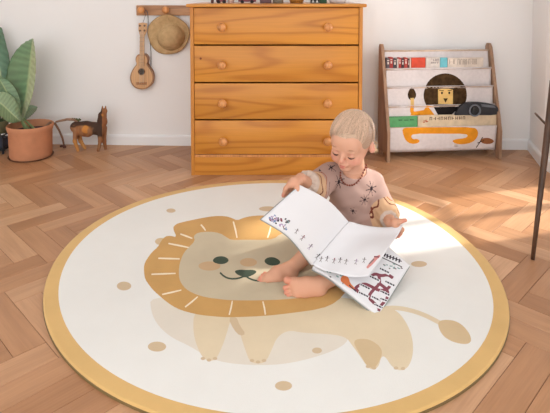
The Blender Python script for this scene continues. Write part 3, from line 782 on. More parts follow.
    bookbox(411.4, 425.6, 57.8, d+.010, .012, (206, 74, 50), 'plain orange-red book in the top bookcase pocket')
    bookbox(426, 440, 57.6, d+.011, .012, (218, 208, 200), 'pale book with grey lettering between red and turquoise ones', face=((120, 112, 112), letters(4, .1, .3, .35, .95, 2) + letters(4, .36, .5, .35, .95, 3), 'grey'))
    bookbox(440.2, 447.6, 57.8, d+.010, .012, (110, 188, 200), 'turquoise book in the top bookcase pocket')
    bookbox(447.8, 483.5, 58, d+.011, .012, (226, 212, 198), 'wide cream book with brown lettering in the top pocket', face=((140, 122, 108), letters(3, .12, .5, .04, .2, 5) + letters(12, .1, .55, .27, .82, 6), 'brown'))
    # grey-blue cloth book sticking up behind
    A, B = loc(401.3, 51.2, d+.065), loc(414.6, 51.2, d+.065)
    o = empty('book', (A+B)/2 - Vector((0, 0, .08)), 'slanted grey-green book sticking up behind the red spines', 'book', 'books in the bookcase pockets')
    m = MB(); m.prism([A, B, B - ax*.012 - Vector((0, 0, .075)), A - ax*.012 - Vector((0, 0, .075))], bk*.006); m.build('cover', plain('slate_cover', (112, 122, 122), .6), o)
    # ---- bottom pocket: green book and cream titled book
    d = rz[4][0]
    bookbox(386.8, 417.6, 117.0, d+.012, .012, (92, 160, 104), 'green book with dark marks in the bottom bookcase pocket', face=((50, 96, 66), [(.05, .5, .0, .03), (.38, .5, .2, .27), (.56, .7, .22, .28), (.75, .88, .2, .27)], 'darkgreen'), dz=.08)
    bookbox(418, 497.5, 115.6, d+.010, .010, (214, 194, 164), 'wide cream book with red and black title in the bottom pocket', face=((92, 66, 52), letters(10, .12, .34, .14, .60, 9), 'title'), dz=.08)
    A = loc(425, 121, d+.0085); m = MB()
    bo = [o for o in bpy.data.objects if o.get('label', '').startswith('wide cream book with red')][0]
    q = Matrix((ax, bk, Vector((0, 0, 1)))).transposed()
    for dx, dz_, w, h in ((0, 0, .018, .004), (.012, -.004, .012, .005), (-.006, -.008, .01, .004), (.006, .005, .008, .003)):
        m.box(A + ax*dx + Vector((0, 0, dz_)), (w, .0008, h), q)
    m.build('cover_motif', plain('ink_rust', (176, 74, 44), .6), bo)
    # ---- black toy with round ring in the fourth pocket
    d = rz[3][0]
    C = loc(476.5, 110, d+.03)
    o = empty('toy_camera', C - Vector((0, 0, .05)), 'black toy camera with grey ringed round lens in the bookcase', 'toy')
    pol = [(455,115.5),(457.5,110),(461,105.5),(467,102.6),(475,102),(488,103.2),(495.5,105),(498.4,108),(498.4,112),(497,115.2),(470,115.2),(456,115.2)]
    # the body tapers to the left like a lying bag shape
    m = MB(); dd = rz[4][0] + .0035
    m.prism([loc(x, y, dd) for x, y in smooth_poly(pol, 1)], bk*.016); m.build('body', plain('black_plastic', (40, 42, 48), .4, .4), o)
    c = loc(474.6, 110.4, dd); m = MB(); s = loc(475.6, 110, dd).x - loc(474.6, 110, dd).x
    m.lathe(c, [(4.6*s, -.001), (6.0*s, 0), (6.0*s, .006), (5.2*s, .008), (4.6*s, .006), (4.4*s, 0)], 32, -bk); m.build('lens_ring', plain('grey_plastic', (112, 116, 124), .4), o, smooth=True)
    m = MB(); m.lathe(c, [(0, .002), (4.5*s, .002), (4.5*s, 0)], 32, -bk); m.build('lens', plain('lens_black', (14, 14, 18), .15, .6), o)
    m = MB(); m.prism([loc(x, y, dd-.001) for x, y in ((481, 104), (494, 105.6), (496, 108), (482, 106.6))], bk*.002); m.build('grip_stripe', plain('grey_plastic', (112, 116, 124), .4), o)
bookcase()

# ================================================================== POTTED PLANT
TERRA = plain('terracotta', (206, 144, 108), .75, .2, .05, 14, .1, .001)
def make_plant():
    C = Vector((at(31.0, 150, 2.91).x, 2.91, 0)); s = at(32.5, 150, 2.91).x - at(31.5, 150, 2.91).x
    H = at(31, 124.0, 2.91).z
    r = empty('potted_plant', C, 'bird of paradise plant with big green leaves in a terracotta pot', 'potted plant')
    R = 20.3*s; m = MB()
    m.lathe(C, [(0, .002), (R*.93, .004), (R*.97, .014), (R*1.0, H*.80), (R*1.02, H*.82), (R*1.04, H*.86), (R*1.08, H*.97), (R*1.06, H), (R*1.01, H), (R*.99, H*.9), (R*.94, H*.7)], 48); m.build('pot', TERRA, r, auto=50)
    m = MB(); m.lathe(C, [(0, H*.8), (R*.5, H*.815), (R*1.0, H*.78)], 40); m.build('soil', plain('dark_soil', (92, 70, 74), .95, .1, .3, 60, .8, .006), r, smooth=True)
    t = NT('banana_leaf', .45, .4); v = t.coord((1, 1, 1)); at_ = t.n.new('ShaderNodeAttribute'); at_.attribute_name = 'Col'
    t.l(at_.outputs['Color'], t.b.inputs['Base Color']); t.b.inputs['Subsurface Weight'].default_value = .1
    t.b.inputs['Subsurface Scale'].default_value = .01
    def leaf(name, Y0, mid, left, right, dyl, dyr, colL, colR, seed, Y1=None):
        """mid/left/right: polylines in the picture bottom->tip; dyl, dyr depth offsets of edges"""
        Y1 = Y0 if Y1 is None else Y1; rn = random.Random(seed); n = 46; mcols = 10
        def samp(pl, u):
            k = u*(len(pl)-1); i = min(int(k), len(pl)-2); f = k-i
            return Vector((pl[i][0]*(1-f)+pl[i+1][0]*f, pl[i][1]*(1-f)+pl[i+1][1]*f))
        V, F, Cc = [], [], []
        sm = lambda pl: smooth_poly(pl, 3, False)
        mid, left, right = sm(mid), sm(left), sm(right)
        for j in range(n+1):
            u = j/n; Yc = Y0 + (Y1-Y0)*u
            M_, L_, R_ = samp(mid, u), samp(left, u), samp(right, u)
            jag = .9*sin(j*1.9+seed) * (1 if j % 3 else .4)
            for k in range(-mcols, mcols+1):
                q = abs(k)/mcols; E = L_ if k < 0 else R_; dy = (dyl if k < 0 else dyr)
                p = M_*(1-q) + E*q
                if abs(k) == mcols: p = p + Vector((jag*.25, jag*.3))
                rib = .0025*sin(j*2.2 + q*3)*q
                V.append(at(p.x, p.y, Yc + dy*q**1.3 + rib))
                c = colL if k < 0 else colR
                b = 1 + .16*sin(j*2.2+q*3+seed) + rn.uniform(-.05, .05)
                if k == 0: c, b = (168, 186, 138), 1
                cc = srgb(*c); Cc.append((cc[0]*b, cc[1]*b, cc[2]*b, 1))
        w = 2*mcols+1
        for j in range(n):
            for k in range(w-1): F.append((j*w+k, j*w+k+1, (j+1)*w+k+1, (j+1)*w+k))
        me = bpy.data.meshes.new(name); me.from_pydata(V, [], F)
        a = me.attributes.new('Col', 'FLOAT_COLOR', 'POINT'); a.data.foreach_set('color', np.array(Cc, 'f').ravel())
        bm = bmesh.new(); bm.from_mesh(me); bmesh.ops.solidify(bm, geom=bm.faces[:], thickness=.0012); bm.to_mesh(me); bm.free()
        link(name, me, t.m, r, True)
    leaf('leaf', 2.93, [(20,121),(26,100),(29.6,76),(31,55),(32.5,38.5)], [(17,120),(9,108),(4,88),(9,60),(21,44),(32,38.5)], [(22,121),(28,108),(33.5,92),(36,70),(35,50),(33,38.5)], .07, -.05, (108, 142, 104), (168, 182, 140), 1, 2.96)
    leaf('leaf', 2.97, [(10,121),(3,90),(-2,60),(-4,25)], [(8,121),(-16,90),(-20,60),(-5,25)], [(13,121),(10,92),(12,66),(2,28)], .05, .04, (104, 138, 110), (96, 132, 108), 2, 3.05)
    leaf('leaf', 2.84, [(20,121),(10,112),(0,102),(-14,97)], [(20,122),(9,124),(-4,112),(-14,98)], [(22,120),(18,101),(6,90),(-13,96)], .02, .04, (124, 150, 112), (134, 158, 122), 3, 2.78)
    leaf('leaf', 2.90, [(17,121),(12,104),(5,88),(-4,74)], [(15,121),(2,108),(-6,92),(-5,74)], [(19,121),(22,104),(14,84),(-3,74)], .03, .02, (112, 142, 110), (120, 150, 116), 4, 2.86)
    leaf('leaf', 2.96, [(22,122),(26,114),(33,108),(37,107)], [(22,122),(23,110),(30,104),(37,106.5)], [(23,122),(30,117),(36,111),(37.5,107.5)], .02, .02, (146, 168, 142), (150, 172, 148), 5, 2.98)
    for k, (x, y, yy) in enumerate(((20, 118, 2.93), (12, 112, 2.95), (17, 110, 2.90), (22, 117, 2.95))):
        m = MB(); m.tube([(C.x + (k-2.6)*.014, yy, H*.78), at(x, y, yy)], [.007, .005], 8); m.build('stem', plain('leaf_stalk', (140, 160, 110), .5), r, smooth=True)
    m = MB(); pts = [(C.x+.05, 2.96, H*.8), at(50, 122.6, 2.985), at(55, 123.5, 3.0), at(59, 130, 3.02), at(62.4, 138, 3.04), at(64.2, 146.4, 3.06)]
    m.tube(pts, [.006, .007, .007, .006, .006, .005], 8); m.build('dry_stem', plain('dry_stalk', (136, 104, 84), .8), r, smooth=True)
    m = MB()
    rn = random.Random(5)
    for k in range(5):
        c = at(63.2 + rn.uniform(-2, 2), 146.8 + rn.uniform(-1, .6), 3.05); c.z = max(c.z, .012)
        m.lathe(c, [(0, -.008), (.007, -.004), (.009, 0), (.006, .005), (0, .008)], 8, (rn.uniform(-1, 1), rn.uniform(-1, 1), .6))
    m.build('dry_blossom', plain('dry_blossom', (96, 66, 58), .9), r)
    m = MB(); m.lathe((C.x, C.y, 0), [(0, .001), (R*1.0, .001), (R*1.05, .008), (R*1.03, .008), (R*1.0, .003), (0, .004)], 40); m.build('saucer', plain('saucer_brown', (120, 84, 62), .6), r, smooth=True)
make_plant()
def left_stand():
    Y = 3.0; a = at(-6, 150, Y); b = at(9.5, 150, Y)
    r = empty('plant_stand', ((a.x+b.x)/2, Y, 0), 'black metal stand holding a dark green pot at the left photo edge', 'plant stand')
    BM = plain('black_metal', (34, 36, 42), .5, .4, .1, 20)
    zs = [at(0, y, Y).z for y in (147.5, 133.5)]
    for x in (a.x+.01, b.x-.012):
        for yy in (Y-.05, Y+.05):
            m = MB(); m.box((x, yy, zs[1]/2), (.008, .008, zs[1])); m.build('leg', BM, r)
    for z in zs:
        m = MB()
        m.box(((a.x+b.x)/2, Y-.05, z), (b.x-a.x, .008, .008)); m.box(((a.x+b.x)/2, Y+.05, z), (b.x-a.x, .008, .008))
        m.box((a.x+.01, Y, z), (.008, .1, .008)); m.box((b.x-.012, Y, z), (.008, .1, .008)); m.build('frame', BM, r)
    m = MB(); m.box(((a.x+b.x)/2, Y, zs[0]+.006), (b.x-a.x-.01, .1, .004)); m.build('shelf', BM, r)
    z0 = zs[0] + .0085
    m = MB(); m.box((b.x-.034, Y-.005, z0+.028), (.036, .06, .056), bevel=.002)
    o = m.build('storage_box', plain('navy_box', (54, 58, 74), .5)); tag(o, 'small dark navy box on the black stand beside the terracotta pot', 'box'); recenter(o)
    z0 = zs[1] + .0045; cx = (a.x+b.x)/2
    q = empty('plant_pot', (cx, Y, z0), 'dark olive pot with a leafy stalk behind the terracotta pot', 'plant pot')
    m = MB(); m.lathe((cx, Y, z0), [(0, 0), (.032, 0), (.042, .07), (.044, .075), (.039, .075), (.036, .06), (0, .06)], 28); m.build('pot', plain('olive_pot', (110, 112, 84), .6), q, smooth=True)
    m = MB()
    for k in range(5): m.tube([(cx+(k-2)*.008, Y, z0+.06), (cx+(k-2)*.016, Y-.01, z0+.14), (cx+(k-2)*.03, Y, z0+.21)], [.004, .003, .001], 6)
    m.build('stalk', plain('dark_stalk', (84, 104, 76), .6), q, smooth=True)
left_stand()

# ================================================================== CHAIR (only one leg in the photograph's frame)
def make_chair():
    foot = ground(532.6, 259.5); foot.z = 0
    top = at(551.5, 100, 1.86); sd = (top - foot)
    zs = .62
    k = zs/sd.z; T = foot + sd*k                       # leg line at seat height
    wX, wY = .30, .36
    c = Vector((T.x + wX/2 + .015, T.y - wY/2, 0))
    r = empty('chair', c, 'dark brown wooden chair with slim splayed legs at the right photo edge', 'chair')
    for sx in (-1, 1):
        for sy in (1, -1):
            a = Vector((c.x + sx*(c.x-.015-foot.x+.0), c.y + sy*(foot.y-c.y), 0)) if not (sx == -1 and sy == 1) else foot
            if sx == 1: a = Vector((c.x + wX/2 + .02, c.y + sy*abs(foot.y-c.y), 0))
            b = Vector((c.x + sx*(wX/2-.015+.0), c.y + sy*(wY/2), zs))
            if sx == -1 and sy == 1: b = T
            q = (b-a); m = MB()
            m.tube([a + q*u for u in (0, .25, .5, .75, .98)], [.0066, .0088, .0108, .0124, .0136], 12); m.build('leg', DARKW, r, smooth=True)
    m = MB(); m.box((c.x+.01, c.y, zs+.0), (wX+.02, wY+.04, .026), bevel=.008, seg=3); m.build('seat', DARKW, r, auto=50)
    for sy in (1, -1):
        m = MB(); x = c.x + wX/2; m.tube([(x, c.y+sy*wY/2*.9, zs), (x+.03, c.y+sy*wY/2*.9, zs+.36)], [.011, .009], 10); m.build('back_post', DARKW, r, smooth=True)
    for z in (.16, .25, .33):
        m = MB(); m.box((c.x+wX/2+.015+.02*(z-.16), c.y, zs+z), (.012, wY*.9, .03), bevel=.003); m.build('back_rail', DARKW, r)
    # thin footrest bar running back past the leg
    p1 = at(548.5, 127, foot.y + sd.y*(.44/sd.z)); p0 = at(535.2, 113.2, p1.y+.10)
    m = MB(); m.tube([p0, p0*.85+p1*.15, p1], [.0035, .0045, .0042], 8); m.build('rail_end', DARKW, r, smooth=True)
make_chair()
#CHILD-BEGIN
# ================================================================== sculpted forms (distance fields turned into one continuous mesh)
class Field:
    def __init__(s, lo, hi, h):
        s.lo = np.array(lo, 'f'); s.h = h; s.n = np.ceil((np.array(hi)-np.array(lo))/h).astype(int)+1
        s.v = np.full(s.n, 1.0, 'f'); s.ax = [s.lo[i] + h*np.arange(s.n[i], dtype='f') for i in range(3)]
    def _box(s, lo, hi):
        a = np.maximum(((np.array(lo)-s.lo)/s.h).astype(int)-1, 0); b = np.minimum(((np.array(hi)-s.lo)/s.h).astype(int)+3, s.n)
        sl = tuple(slice(int(a[i]), int(max(b[i], a[i]))) for i in range(3))
        return sl, np.meshgrid(*[s.ax[i][sl[i]] for i in range(3)], indexing='ij')
    def apply(s, lo, hi, fn, k=.006, op='add'):
        m = k + .006
        sl, (X, Y, Z) = s._box(np.array(lo)-m, np.array(hi)+m)
        if X.size == 0: return
        d = fn(X, Y, Z).astype('f'); a = s.v[sl]
        if op == 'add':
            if k > 0:
                h = np.maximum(k-np.abs(a-d), 0)/k; s.v[sl] = np.minimum(a, d) - h*h*k*.25
            else: s.v[sl] = np.minimum(a, d)
        elif op == 'sub':
            d = -d
            h = np.maximum(k-np.abs(a-d), 0)/max(k, 1e-6); s.v[sl] = np.maximum(a, d) + h*h*k*.25
        elif op == 'and':
            s.v[sl] = np.maximum(a, d)
    def cone(s, a, b, ra, rb, k=.006, op='add', flat=None):
        a = np.array(a, 'f'); b = np.array(b, 'f'); R = max(ra, rb)
        def fn(X, Y, Z):
            ab = b-a; L = float(ab@ab) or 1e-9
            t = np.clip(((X-a[0])*ab[0]+(Y-a[1])*ab[1]+(Z-a[2])*ab[2])/L, 0, 1)
            return np.sqrt((X-a[0]-t*ab[0])**2+(Y-a[1]-t*ab[1])**2+(Z-a[2]-t*ab[2])**2) - (ra+(rb-ra)*t)
        s.apply(np.minimum(a, b)-R, np.maximum(a, b)+R, fn, k, op)
    def chain(s, pts, rs, k=.006, op='add'):
        for i in range(len(pts)-1): s.cone(pts[i], pts[i+1], rs[i], rs[i+1], k, op)
    def ell(s, c, r, M=None, k=.006, op='add'):
        """M: 3x3 with local axes as columns"""
        c = np.array(c, 'f'); r = np.array(r, 'f'); M = np.eye(3, dtype='f') if M is None else np.array(M, 'f'); R = float(r.max())
        def fn(X, Y, Z):
            x, y, z = X-c[0], Y-c[1], Z-c[2]
            q = [(x*M[0, i]+y*M[1, i]+z*M[2, i]) for i in range(3)]
            k0 = np.sqrt(sum((q[i]/r[i])**2 for i in range(3))); k1 = np.sqrt(sum((q[i]/r[i]**2)**2 for i in range(3)))
            return np.where(k1 > 1e-6, k0*(k0-1)/np.maximum(k1, 1e-6), -r.min())
        s.apply(c-R, c+R, fn, k, op)
    def mesh(s):
        v = s.v; S = v < 0; n = s.n
        c = [S[i:n[0]-1+i, j:n[1]-1+j, k:n[2]-1+k] for i in (0, 1) for j in (0, 1) for k in (0, 1)]
        tot = sum(x.astype(np.uint8) for x in c); act = (tot > 0) & (tot < 8)
        I = np.argwhere(act); idx = np.full(act.shape, -1, np.int64); idx[tuple(I.T)] = np.arange(len(I))
        P = np.zeros((len(I), 3)); C = np.zeros(len(I))
        cor = [(i, j, k) for i in (0, 1) for j in (0, 1) for k in (0, 1)]
        for a in cor:
            for ax in range(3):
                if a[ax]: continue
                b = list(a); b[ax] = 1
                va = v[I[:, 0]+a[0], I[:, 1]+a[1], I[:, 2]+a[2]]; vb = v[I[:, 0]+b[0], I[:, 1]+b[1], I[:, 2]+b[2]]
                m = (va < 0) != (vb < 0); t = np.where(m, va/np.where(m, va-vb, 1), 0)
                q = np.tile(np.array(a, float), (len(I), 1)); q[:, ax] += t; P[m] += q[m]; C[m] += 1
        P = (P/C[:, None] + I)*s.h + s.lo
        F = []
        for ax in range(3):
            sa = [slice(0, n[i]) for i in range(3)]; sb = list(sa); sa[ax] = slice(0, n[ax]-1); sb[ax] = slice(1, n[ax])
            A = S[tuple(sa)]; B = S[tuple(sb)]; E = np.argwhere(A != B); u, w = [(1, 2), (2, 0), (0, 1)][ax]
            ok = (E[:, u] > 0) & (E[:, w] > 0) & (E[:, u] < n[u]-1) & (E[:, w] < n[w]-1); E = E[ok]
            def g(du, dw):
                q = E.copy(); q[:, u] -= du; q[:, w] -= dw; return idx[q[:, 0], q[:, 1], q[:, 2]]
            Q = np.stack([g(1, 1), g(0, 1), g(0, 0), g(1, 0)], 1); fl = ~A[tuple(E.T)]
            Q[fl] = Q[fl][:, ::-1]; F.append(Q)
        return P, np.concatenate(F)
def field_object(F, name, mat, parent, colfn=None, relax=2, disp=None):
    P, Q = F.mesh()
    for _ in range(relax):      # light smoothing
        A = np.zeros_like(P); c = np.zeros(len(P))
        for i in range(4):
            np.add.at(A, Q[:, i], P[Q[:, (i+1) % 4]]); np.add.at(A, Q[:, i], P[Q[:, (i+3) % 4]]); np.add.at(c, Q[:, i], 2)
        P = P*.5 + .5*A/np.maximum(c, 1)[:, None]
    if disp is not None: P = disp(P)
    me = bpy.data.meshes.new(name); me.from_pydata(P.tolist(), [], Q.tolist()); me.validate()
    if colfn is not None:
        a = me.attributes.new('Col', 'FLOAT_COLOR', 'POINT'); c = np.ones((len(P), 4), 'f'); c[:, :3] = colfn(P); a.data.foreach_set('color', c.ravel())
    return link(name, me, mat, parent, True)
def lin(*rgb): return np.array(srgb(*rgb)[:3])
def blend(c, col, w): return c*(1-w[:, None]) + np.array(col)[None]*w[:, None]
def sstep(x, a, b): t = np.clip((x-a)/(b-a), 0, 1); return t*t*(3-2*t)

# ================================================================== CHILD
def V3(v): return np.array([v.x, v.y, v.z])
HC = V3(at(351.0, 140.6, 1.78))                     # head centre
YAW, HP, ROLL = radians(31), radians(17), radians(6)
def head_axes():
    f = Vector((-sin(YAW)*cos(HP), -cos(YAW)*cos(HP), -sin(HP))); l = Vector((cos(YAW), -sin(YAW), 0)); u = l.cross(-f) if False else f.cross(l) * -1
    u = Vector(l).cross(Vector(f)); u = u if u.z > 0 else -u
    R = Matrix.Rotation(ROLL, 3, f); l = R @ l; u = R @ u
    if l.z > 0: R = Matrix.Rotation(-2*ROLL, 3, f); l = R @ l; u = R @ u
    return np.array([list(l), list(f), list(u)]).T     # columns: child's left, forward, up
HM = head_axes(); HS = .985
def hd(x, f, u): return HC + HM @ (np.array([x, f, u])*HS)
def to_head(P): return ((P-HC) @ HM)/HS

TOES = {}
def make_child():
    SEAT = V3(at(356, 250, 1.87)); SEAT[2] = RZ
    root = empty('person', (float(SEAT[0]), float(SEAT[1]), RZ), 'small blond child in pale pink blouse sitting barefoot on the rug reading', 'person')
    skin = m_attr('skin', .55, .3, .12); 
    F = Field((-.07, 1.44, .0), (.47, 2.02, .60), .0021)
    p = lambda x, y, Y: V3(at(x, y, Y))
    hip = np.array([.295, 1.87, RZ+.085])
    chest = p(352, 192, 1.835); neck = p(355, 176, 1.83)
    # torso
    F.ell(hip, (.088, .078, .072), k=.02); F.cone(hip+[0, 0, .03], chest, .075, .066, .03)
    F.ell(chest+[0, 0, .02], (.078, .058, .07), k=.02)
    shR = p(331, 175, 1.82); shL = p(371.5, 183, 1.85)
    F.cone(shR, chest+[0, 0, .05], .033, .045, .02); F.cone(shL, chest+[0, 0, .05], .033, .045, .02)
    F.cone(neck-[0, 0, .02], hd(0, -.022, -.05), .036, .036, .02)
    # arms
    elR = p(312, 187, 1.72); wrR = p(301, 179, 1.645); F.chain([shR, elR, wrR], [.033, .026, .0185], .01)
    elL = p(386, 213, 1.79); wrL = p(390.5, 222.5, 1.705); F.chain([shL, elL, wrL], [.034, .026, .0185], .01)
    # right hand pinching the page corner: thumb in front, fingers behind
    F.cone(wrR, p(294.5, 182, 1.613), .0165, .0175, .008)
    F.cone(p(297, 182.5, 1.62), p(291, 184, 1.606), .014, .0135, .008)
    F.chain([p(296.5, 183, 1.605), p(297, 188.5, 1.592), p(296.2, 195.2, 1.588)], [.010, .0078, .006], .004)
    for k, (a, b, c) in enumerate((((290.5, 183.5, 1.603), (285.8, 188.5, 1.603), (283.2, 195.8, 1.606)), ((291.5, 184.5, 1.612), (287.6, 190.5, 1.618), (285.8, 198, 1.625)), ((293.5, 184.5, 1.62), (290.4, 191.5, 1.63), (290, 198, 1.637)), ((296, 184.5, 1.628), (294.4, 190.5, 1.64), (294.5, 196, 1.646)))):
        F.chain([p(*a), p(*b), p(*c)], [[.0092, .0076, .006], [.0092, .0076, .0062], [.009, .0074, .006], [.0082, .0066, .0054]][k], .0025)
    # left hand: thumb on top of the page, fingers below it
    F.cone(wrL, p(395.6, 223.2, 1.678), .0165, .0165, .008)
    F.chain([p(394, 221.5, 1.675), p(400, 221.4, 1.663), p(405.4, 220.2, 1.657)], [.0105, .0082, .0062], .004)
    for k, (a, b, c) in enumerate((((397, 226.5, 1.672), (402.2, 229.6, 1.668), (400.6, 233.5, 1.668)), ((396, 228, 1.678), (400.4, 233, 1.676), (398.4, 236.4, 1.676)), ((394, 228.5, 1.686), (397.8, 234.5, 1.686), (395.4, 237.6, 1.686)), ((392, 228, 1.694), (394.8, 234, 1.696), (392.6, 236.8, 1.696)))):
        F.chain([p(*a), p(*b), p(*c)], [[.009, .0075, .006], [.009, .0075, .006], [.0088, .0072, .0058], [.008, .0065, .0054]][k], .0025)
    # legs: thighs out to the knees, shanks crossing in front
    hR = hip+[-.05, -.02, -.012]; knR = np.array([.185, 1.725, RZ+.088]); anR = p(288.5, 271, 1.635)
    hL = hip+[.05, -.03, -.012]; knL = np.array([.285, 1.64, RZ+.062]); anL = p(317, 286.5, 1.54)
    F.chain([hR, knR, (knR*.62+anR*.38)+[0, 0, .002], anR], [.056, .037, .031, .0205], .012)
    F.chain([hL, knL, (knL*.6+anL*.4)+[0, -.004, 0], anL], [.056, .038, .032, .0215], .012)
    # right foot: behind, toes to the lower left
    F.cone(anR, p(291.5, 277, 1.632), .0225, .021, .012)                       # heel
    F.chain([anR, p(277.5, 274, 1.618), p(268, 278.5, 1.608)], [.0245, .0225, .0175], .014)
    F.chain([p(291, 278, 1.63), p(278, 279.5, 1.612), p(267.5, 281, 1.604)], [.019, .018, .0155], .012)
    for (x0, y0, x1, y1, Y, r) in ((267, 282.6, 260.0, 284.2, 1.598, .0098), (266, 280, 258.8, 281.0, 1.606, .0070), (266.5, 278, 260.2, 277.8, 1.614, .0066), (267.5, 276.4, 262.2, 275.2, 1.622, .0063), (269, 275, 264.6, 273.2, 1.63, .0060)):
        b, e = p(x0, y0, Y), p(x1, y1, Y-.004); F.chain([b, (b+e)/2+[0, 0, .002], e], [r*.84, r*.78, r*.92], .0008); TOES.setdefault('R', []).append((e, r))
    # left foot: in front, its top facing the viewer, big toe uppermost
    F.cone(anL, p(319.5, 291, 1.535), .0225, .0205, .012)
    F.chain([anL, p(307, 285.5, 1.533), p(297, 284.5, 1.537)], [.0245, .0235, .0200], .012)
    F.chain([p(315, 290, 1.532), p(304, 291.5, 1.525), p(297.5, 293, 1.523)], [.0215, .0205, .0170], .012)
    F.cone(p(293, 283, 1.538), p(297, 297, 1.519), .0165, .0120, .010)
    for (x0, y0, x1, y1, Y, r) in ((293, 281.5, 286.8, 280.2, 1.538, .0118), (291.5, 287.4, 284.8, 287.9, 1.530, .0080), (292.5, 291.8, 285.9, 292.7, 1.525, .0074), (294, 295.4, 288.2, 296.8, 1.520, .0070), (296.5, 298.4, 291.6, 300.4, 1.516, .0066)):
        b, e = p(x0, y0, Y), p(x1, y1, Y-.004); F.chain([b, (b+e)/2+[0, 0, .002], e], [r*.84, r*.78, r*.92], .0008); TOES.setdefault('L', []).append((e, r))
    # ---------------- head
    E = lambda c, r, k=.01, op='add': F.ell(hd(*c), np.array(r)*HS, HM, k, op)
    E((0, -.014, .022), (.0705, .087, .076)); E((0, .012, -.026), (.058, .062, .060), .02)
    for s in (-1, 1): E((s*.029, .046, -.041), (.027, .025, .026), .016)
    E((0, .058, -.072), (.021, .017, .016), .014); E((0, .050, .020), (.05, .026, .04), .02)
    for s in (-1, 1):
        E((s*.0275, .088, -.008), (.0145, .012, .010), .012, 'sub'); E((s*.0275, .0635, -.011), (.0145, .0125, .011), .004)
        E((s*.0280, .0745, .006), (.014, .005, .004), .008)
    F.cone(hd(0, .073, -.004), hd(0, .0875, -.026), .006*HS, .0078*HS, .008)
    E((0, .0885, -.030), (.0088, .008, .0072), .005)
    for s in (-1, 1): E((s*.0078, .0825, -.032), (.0052, .0062, .005), .004)
    E((0, .074, -.050), (.017, .011, .010), .010)
    E((0, .0815, -.0505), (.0125, .006, .0042), .003); E((0, .080, -.0585), (.0115, .0062, .0048), .003)
    F.cone(hd(-.012, .0835, -.0545), hd(.012, .0835, -.0545), .0012, .0012, .002, 'sub'); F.cone(hd(0, .0885, -.0545), hd(0, .0885, -.0545), .0012, .0012, .002, 'sub')
    for s in (-1, 1):
        E((s*.0725, -.012, -.014), (.0075, .0155, .0235), .005); E((s*.0775, -.016, -.027), (.006, .009, .010), .004)
        E((s*.083, -.008, -.011), (.0055, .0075, .0135), .004, 'sub')
    def col(P):
        n = len(P); c = np.tile(lin(208, 156, 128), (n, 1)); H = to_head(P)
        hs = (H[:, 2] > -.12) & (np.abs(H[:, 0]) < .1) & (np.abs(H[:, 1]) < .12)
        def g(x, f, u, rx, rf, ru, only=hs):
            q = ((H[:, 0]-x)/rx)**2 + ((H[:, 1]-f)/rf)**2 + ((H[:, 2]-u)/ru)**2; return np.exp(-q)*only
        c = blend(c, lin(214, 164, 138), hs*1.)
        for s in (-1, 1): c = blend(c, lin(222, 142, 124), .55*g(s*.038, .06, -.036, .02, .04, .016))
        c = blend(c, lin(218, 130, 118), .5*g(0, .09, -.03, .012, .012, .009))
        c = blend(c, lin(190, 92, 88), .85*sstep(g(0, .084, -.0505, .0135, .01, .0036), .3, .7)); c = blend(c, lin(196, 102, 96), .85*sstep(g(0, .084, -.0585, .0125, .01, .0042), .3, .7))
        for s in (-1, 1):
            c = blend(c, lin(216, 140, 126), .6*g(s*.08, -.012, -.014, .012, .02, .026))
            c = blend(c, lin(198, 136, 118), .5*g(s*.0275, .074, -.004, .016, .01, .006)); c = blend(c, lin(176, 130, 104), .5*sstep(g(s*.029, .076, .011, .015, .02, .0032), .3, .8))
        for k in 'RL':
            for e, r in TOES[k]:
                q = np.sqrt(((P-e)**2).sum(1)); c = blend(c, lin(218, 132, 112), .45*(1-sstep(q, r*.7, r*1.8)))
        for q0 in (p(296.2, 196, 1.588), p(283, 197, 1.606), p(406, 221, 1.657), p(399, 235, 1.67)):
            q = np.sqrt(((P-q0)**2).sum(1)); c = blend(c, lin(216, 134, 120), .5*(1-sstep(q, .008, .022)))
        return c
    F.v = np.maximum(F.v, (RZ+.0004 - F.ax[2])[None, None, :].astype('f'))
    body = field_object(F, 'body', skin, root, col, 2)
    # toenails are too small to show; lash lines and eyebrows
    lash = plain('lash', (84, 56, 46), .6)
    for s in (-1, 1):
        m = MB(); pts = []
        for k in range(9):
            a = -1 + k/4; x = s*.0275 + a*.0135; u = -.0155 - .0042*(1-a*a); f = .0635 + .0128*sqrt(max(0, 1-(a*.93)**2))*.9 + .0008
            pts.append(hd(x, f, u))
        m.tube(pts, [.0006, .0012, .0016, .0019, .0020, .0019, .0017, .0013, .0006], 6); m.build('eyelash', lash, root, smooth=True)
        m = MB(); m.tube([hd(s*(.0275 + a*.0145), .0785-.006*a*a*0-abs(a*s*.003) - .0045*(1 if False else abs(a)), .0125+.003*(1-a*a)) for a in (-1, -.5, 0, .5, 1)], [.0004, .0009, .0012, .0010, .0004], 6)
        m.build('eyebrow', plain('brow_blond', (176, 136, 104), .8), root, smooth=True)
    # ---------------- hair: cap plus combed strands
    Hh = Field(HC-.125, HC+.125, .0026)
    E2 = lambda c, r, k=.01, op='add': Hh.ell(hd(*c), np.array(r)*HS, HM, k, op)
    E2((0, -.016, .023), (.0745, .090, .0785)); E2((0, -.045, -.012), (.066, .056, .062), .02)
    # keep it off the face and ears
    def facecut(X, Y, Z):
        H = to_head(np.stack([X, Y, Z], -1).reshape(-1, 3)).reshape(X.shape+(3,)); x, f, u = H[..., 0], H[..., 1], H[..., 2]
        line = .047 + .003*np.sin(x*160+1) + .006*np.clip(-x/.06, -1, 1) - .05*np.clip((np.abs(x)-.040)/.022, 0, 1) + .004*np.sin(x*240)      # fringe height
        front = np.minimum(f - (.040 - .018*np.clip((np.abs(x)-.048)/.02, 0, 1)), line - u)        # >0 : face area
        low = np.minimum(f + .030, -.030 - u*0 - u - 0.0) if False else np.minimum(f+.034, -.006 - u)          # in front of the ears and under
        neck = -.062 - u
        return np.maximum(np.maximum(front, low), neck)
